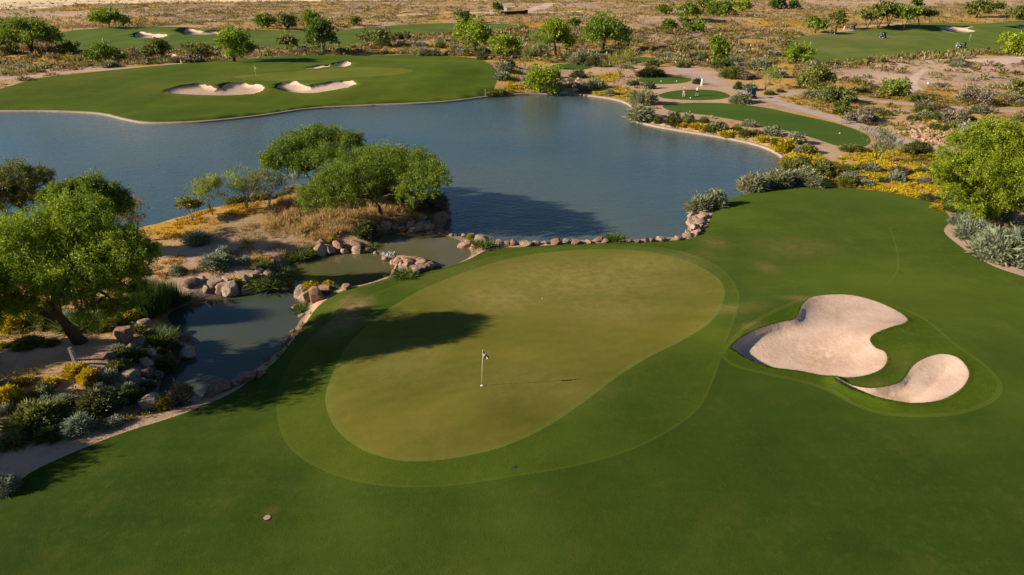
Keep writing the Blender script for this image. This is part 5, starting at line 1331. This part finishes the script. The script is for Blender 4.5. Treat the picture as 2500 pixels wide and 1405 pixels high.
# ------------------------------------------------------------------ golf carts: one built, the rest copied part by part
def make_cart():
    root = empty('golf_cart', (0, 0, 0))
    mb = MB(); mb.prism([(-1.15, .32), (1.18, .32), (1.22, .62), (1.05, .82), (.72, .86), (.55, .42), (-.25, .42), (-.30, .72), (-1.1, .78), (-1.2, .5)], -.58, .58); mb.build('body', M['black_paint'], root, bevel=.04)
    mb = MB(); mb.box((-.42, 0, .80), (.52, 1.08, .16)); mb.box((-.70, 0, 1.08), (.14, 1.08, .48), Matrix.Rotation(-.2, 3, 'Y')); mb.build('seat', M['cart_seat'], root, bevel=.03)
    mb = MB(); mb.box((-.12, 0, 1.90), (1.75, 1.22, .09)); mb.build('roof', M['black_paint'], root, bevel=.035)
    for sx in (-.85, .68):
        for sy in (-.54, .54):
            mb = MB(); mb.cyl((sx+(.22 if sx > 0 else -.1), sy, .78), (sx, sy, 1.88), .025); mb.build('roof_post', M['metal'], root, True)
    mb = MB(); mb.box((.80, 0, 1.36), (.02, 1.02, 1.0), Matrix.Rotation(-.2, 3, 'Y')); mb.build('windshield', M['glass'], root)
    for sx in (-.78, .80):
        for sy in (-.56, .56):
            w = MB(); w.tube([(sx, sy-.11, .24), (sx, sy-.10, .24), (sx, sy+.10, .24), (sx, sy+.11, .24)], [.17, .24, .24, .17], 18)
            wo = w.build('wheel', M['rubber'], root, True)
            w = MB(); w.tube([(sx, sy-.125, .24), (sx, sy+.125, .24)], [.12, .12], 14); w.build('rim', M['white_paint'], wo)
    mb = MB(); mb.cyl((.62, .25, .8), (.36, .25, 1.12), .02); mb.tube([Vector((.36+.02*math.cos(t)*0, .25+.18*math.cos(t), 1.12+.18*math.sin(t))) for t in [k*math.pi/6 for k in range(13)]], [.02]*13, 6, False); mb.build('steering_wheel', M['rubber'], root)
    for sy in (-.26, .26):
        mb = MB(); mb.tube([(-1.2, sy, .55), (-1.26, sy, 1.05), (-1.28, sy, 1.42)], [.14, .15, .14], 12)
        bo = mb.build('golf_bag', M['bag'], root, True)
        mb = MB()
        for k in range(4): mb.cyl((-1.27+.05*math.cos(k*1.6), sy+.06*math.sin(k*1.6), 1.40), (-1.30+.08*math.cos(k*1.6), sy+.10*math.sin(k*1.6), 1.68), .02, .03, 6)
        mb.build('golf_clubs', M['metal'], bo)
    for sy in (-.38, .38):
        mb = MB(); mb.box((1.21, sy, .66), (.05, .2, .1)); mb.build('headlight', M['white_paint'], root)
    return root
def copy_tree(o, parent=None):
    c = o.copy(); COL.objects.link(c); c.parent = parent
    for ch in list(o.children): copy_tree(ch, c)
    return c
cart = make_cart()
for i, (cx, by, rz, lab) in enumerate([
    (1832, 240, -75, 'golf cart parked on the path behind saltbushes by the tees'), (2035, 83, -60, 'left one of the two carts on the upper path'), (2081, 73, -75, 'right one of the two carts on the upper path'),
    (2155, 93, -75, 'golf cart standing alone in the middle of the right fairway'), (2348, 119, -65, 'golf cart beside the golfer in turquoise'),
    (461, 153, -20, 'left one of two carts half hidden behind the far mound'), (487, 152, -10, 'right one of two carts half hidden behind the far mound')]):
    o = cart if i == 0 else copy_tree(cart)
    o.location = at(cx, by); o.rotation_euler = (0, 0, math.radians(rz)); tag(o, lab, 'golf cart', 'golf carts')

# ------------------------------------------------------------------ people
def skinned(name, verts, edges, radii, mat_, sub=1):
    me = bpy.data.meshes.new(name); me.from_pydata(verts, edges, []); me.update()
    o = link(bpy.data.objects.new(name, me))
    sk_ = o.modifiers.new('skin', 'SKIN'); sk_.use_smooth_shade = True
    for v, r in zip(me.skin_vertices[0].data, radii): v.radius = (r, r)
    me.skin_vertices[0].data[0].use_root = True
    ss = o.modifiers.new('sub', 'SUBSURF'); ss.levels = sub; ss.render_levels = sub
    dg = bpy.context.evaluated_depsgraph_get()
    m2 = bpy.data.meshes.new_from_object(o.evaluated_get(dg))
    bpy.data.objects.remove(o); bpy.data.meshes.remove(me)
    m2.name = name; m2.materials.clear(); m2.materials.append(mat_); m2.polygons.foreach_set('use_smooth', [True]*len(m2.polygons))
    return m2
def person(cx, by, rz, label, shirt, lower, long_legs, pose, cap=True):
    b = at(cx, by); root = empty('person', b, math.radians(rz), label, 'person', 'golfers')
    st = .16 if pose == 'walk' else .12      # half stride
    armL, armR = ((.24, .10, 1.08), (.20, .20, .92)), ((-.24, -.05, 1.08), (-.24, .06, .86))
    if pose == 'club': armL, armR = ((.22, .10, 1.12), (.05, .32, .98)), ((-.22, .10, 1.12), (-.03, .32, .95))
    V = [(0, 0, .95), (0, .01, 1.15), (0, 0, 1.36), (0, .01, 1.49), (0, .02, 1.58), (0, .025, 1.70),
         (.18, 0, 1.40), armL[0], armL[1], (-.18, 0, 1.40), armR[0], armR[1],
         (.09, 0, .90), (.10, st+.02, .50), (.10, st-.02, .08), (.10, st+.12, .04), (-.09, 0, .90), (-.10, -st+.06, .50), (-.10, -st-.02, .08), (-.10, -st+.12, .04), (0, .10, 1.61)]
    E = [(0,1),(1,2),(2,3),(3,4),(4,5),(2,6),(6,7),(7,8),(2,9),(9,10),(10,11),(0,12),(12,13),(13,14),(14,15),(0,16),(16,17),(17,18),(18,19),(4,20)]
    R = [.14,.13,.15,.055,.09,.085,.065,.045,.035,.065,.045,.035,.09,.06,.04,.035,.09,.06,.04,.035,.03]
    obj('body', skinned('person_body', V, E, R, M['skin']), root)
    sv = [V[0], V[1], V[2], (0, 0, 1.44), V[6], tuple(.45*a+.55*c for a, c in zip(V[6], V[7])), V[9], tuple(.45*a+.55*c for a, c in zip(V[9], V[10]))]
    obj('shirt', skinned('person_shirt', sv, [(0,1),(1,2),(2,3),(2,4),(4,5),(2,6),(6,7)], [.155,.155,.175,.09,.09,.075,.09,.075], shirt), root)
    k = 1.0 if long_legs else .55
    lv = [(0, 0, .97)]
    le = []
    for a, kn, an in ((12, 13, 14), (16, 17, 18)):
        i = len(lv); lv += [V[a], tuple(V[a][q]*(1-min(1, k*1.6))+V[kn][q]*min(1, k*1.6) for q in range(3))]; le += [(0, i), (i, i+1)]
        if long_legs: lv.append(V[an]); le.append((i+1, i+2))
    obj('trousers' if long_legs else 'shorts', skinned('person_legwear', lv, le, [.15]+([.11,.08,.06]*2 if long_legs else [.115,.095]*2), lower), root)
    for s_, a in ((1, 14), (-1, 18)):
        mb = MB(); mb.box((V[a][0], V[a][1]+.06, .045), (.10, .28, .09)); mb.build('shoe', M['white_cloth'], root, bevel=.02)
    # cap with a brim, eyes and ears
    mb = MB(); mb.tube([(0, .02, 1.66), (0, .02, 1.73), (0, .02, 1.785)], [.112, .10, .04], 12); mb.box((0, .15, 1.675), (.15, .14, .018)); mb.build('cap', M['hair'], root, True)
    mb = MB()
    for sx in (-.035, .035): mb.box((sx, .118, 1.635), (.022, .012, .014))
    mb.build('eyes', M['black_cloth'], root)
    # hands: palm, four fingers, thumb
    for h_, e_ in ((8, 7), (11, 10)):
        p = Vector(V[h_]); d = (p-Vector(V[e_])).normalized(); s_ = d.cross(Vector((0, 1, 0))).normalized(); mb = MB()
        mb.tube([p-d*.01, p+d*.04, p+d*.085], [.033, .042, .036], 8)
        for q in range(4):
            o_ = s_*(-.028+.019*q); ln = (.062, .075, .070, .055)[q]; cu = Vector((0, 0, -.012))+Vector((0, .02, 0))
            mb.tube([p+d*.075+o_, p+d*(.075+ln*.55)+o_, p+d*(.075+ln)+o_+cu], [.010, .0095, .007], 6)
        mb.tube([p+d*.03-s_*.03, p+d*.06-s_*.055, p+d*.09-s_*.055], [.012, .011, .008], 6)
        mb.build('hand', M['skin'], root, True)
    if pose == 'club':
        c = empty('golf_club', b, math.radians(rz), 'thin golf club held by the %s' % label.split(',')[0].replace('golfer', 'golfer', 1), 'golf club')
        mb = MB(); mb.tube([(.01, .36, 1.0), (.02, .55, .06)], [.013, .007], 6); mb.build('shaft', M['metal'], c)
        mb = MB(); mb.box((.06, .57, .05), (.11, .05, .06)); mb.build('club_head', M['metal'], c)
    return root
person(1669, 236, -70, 'golfer in dark red shirt and pale trousers, left on the tee', M['maroon_cloth'], M['khaki_cloth'], True, 'walk')
person(1701, 234, -60, 'golfer in pale shirt and black shorts, right on the tee', M['lilac_cloth'], M['black_cloth'], False, 'walk')
person(2334, 119, -40, 'golfer in turquoise shirt and white shorts beside a cart', M['teal_cloth'], M['white_cloth'], False, 'walk')
person(443, 157, -80, 'golfer in dark shirt and white trousers by the half hidden carts', M['black_cloth'], M['white_cloth'], True, 'walk')
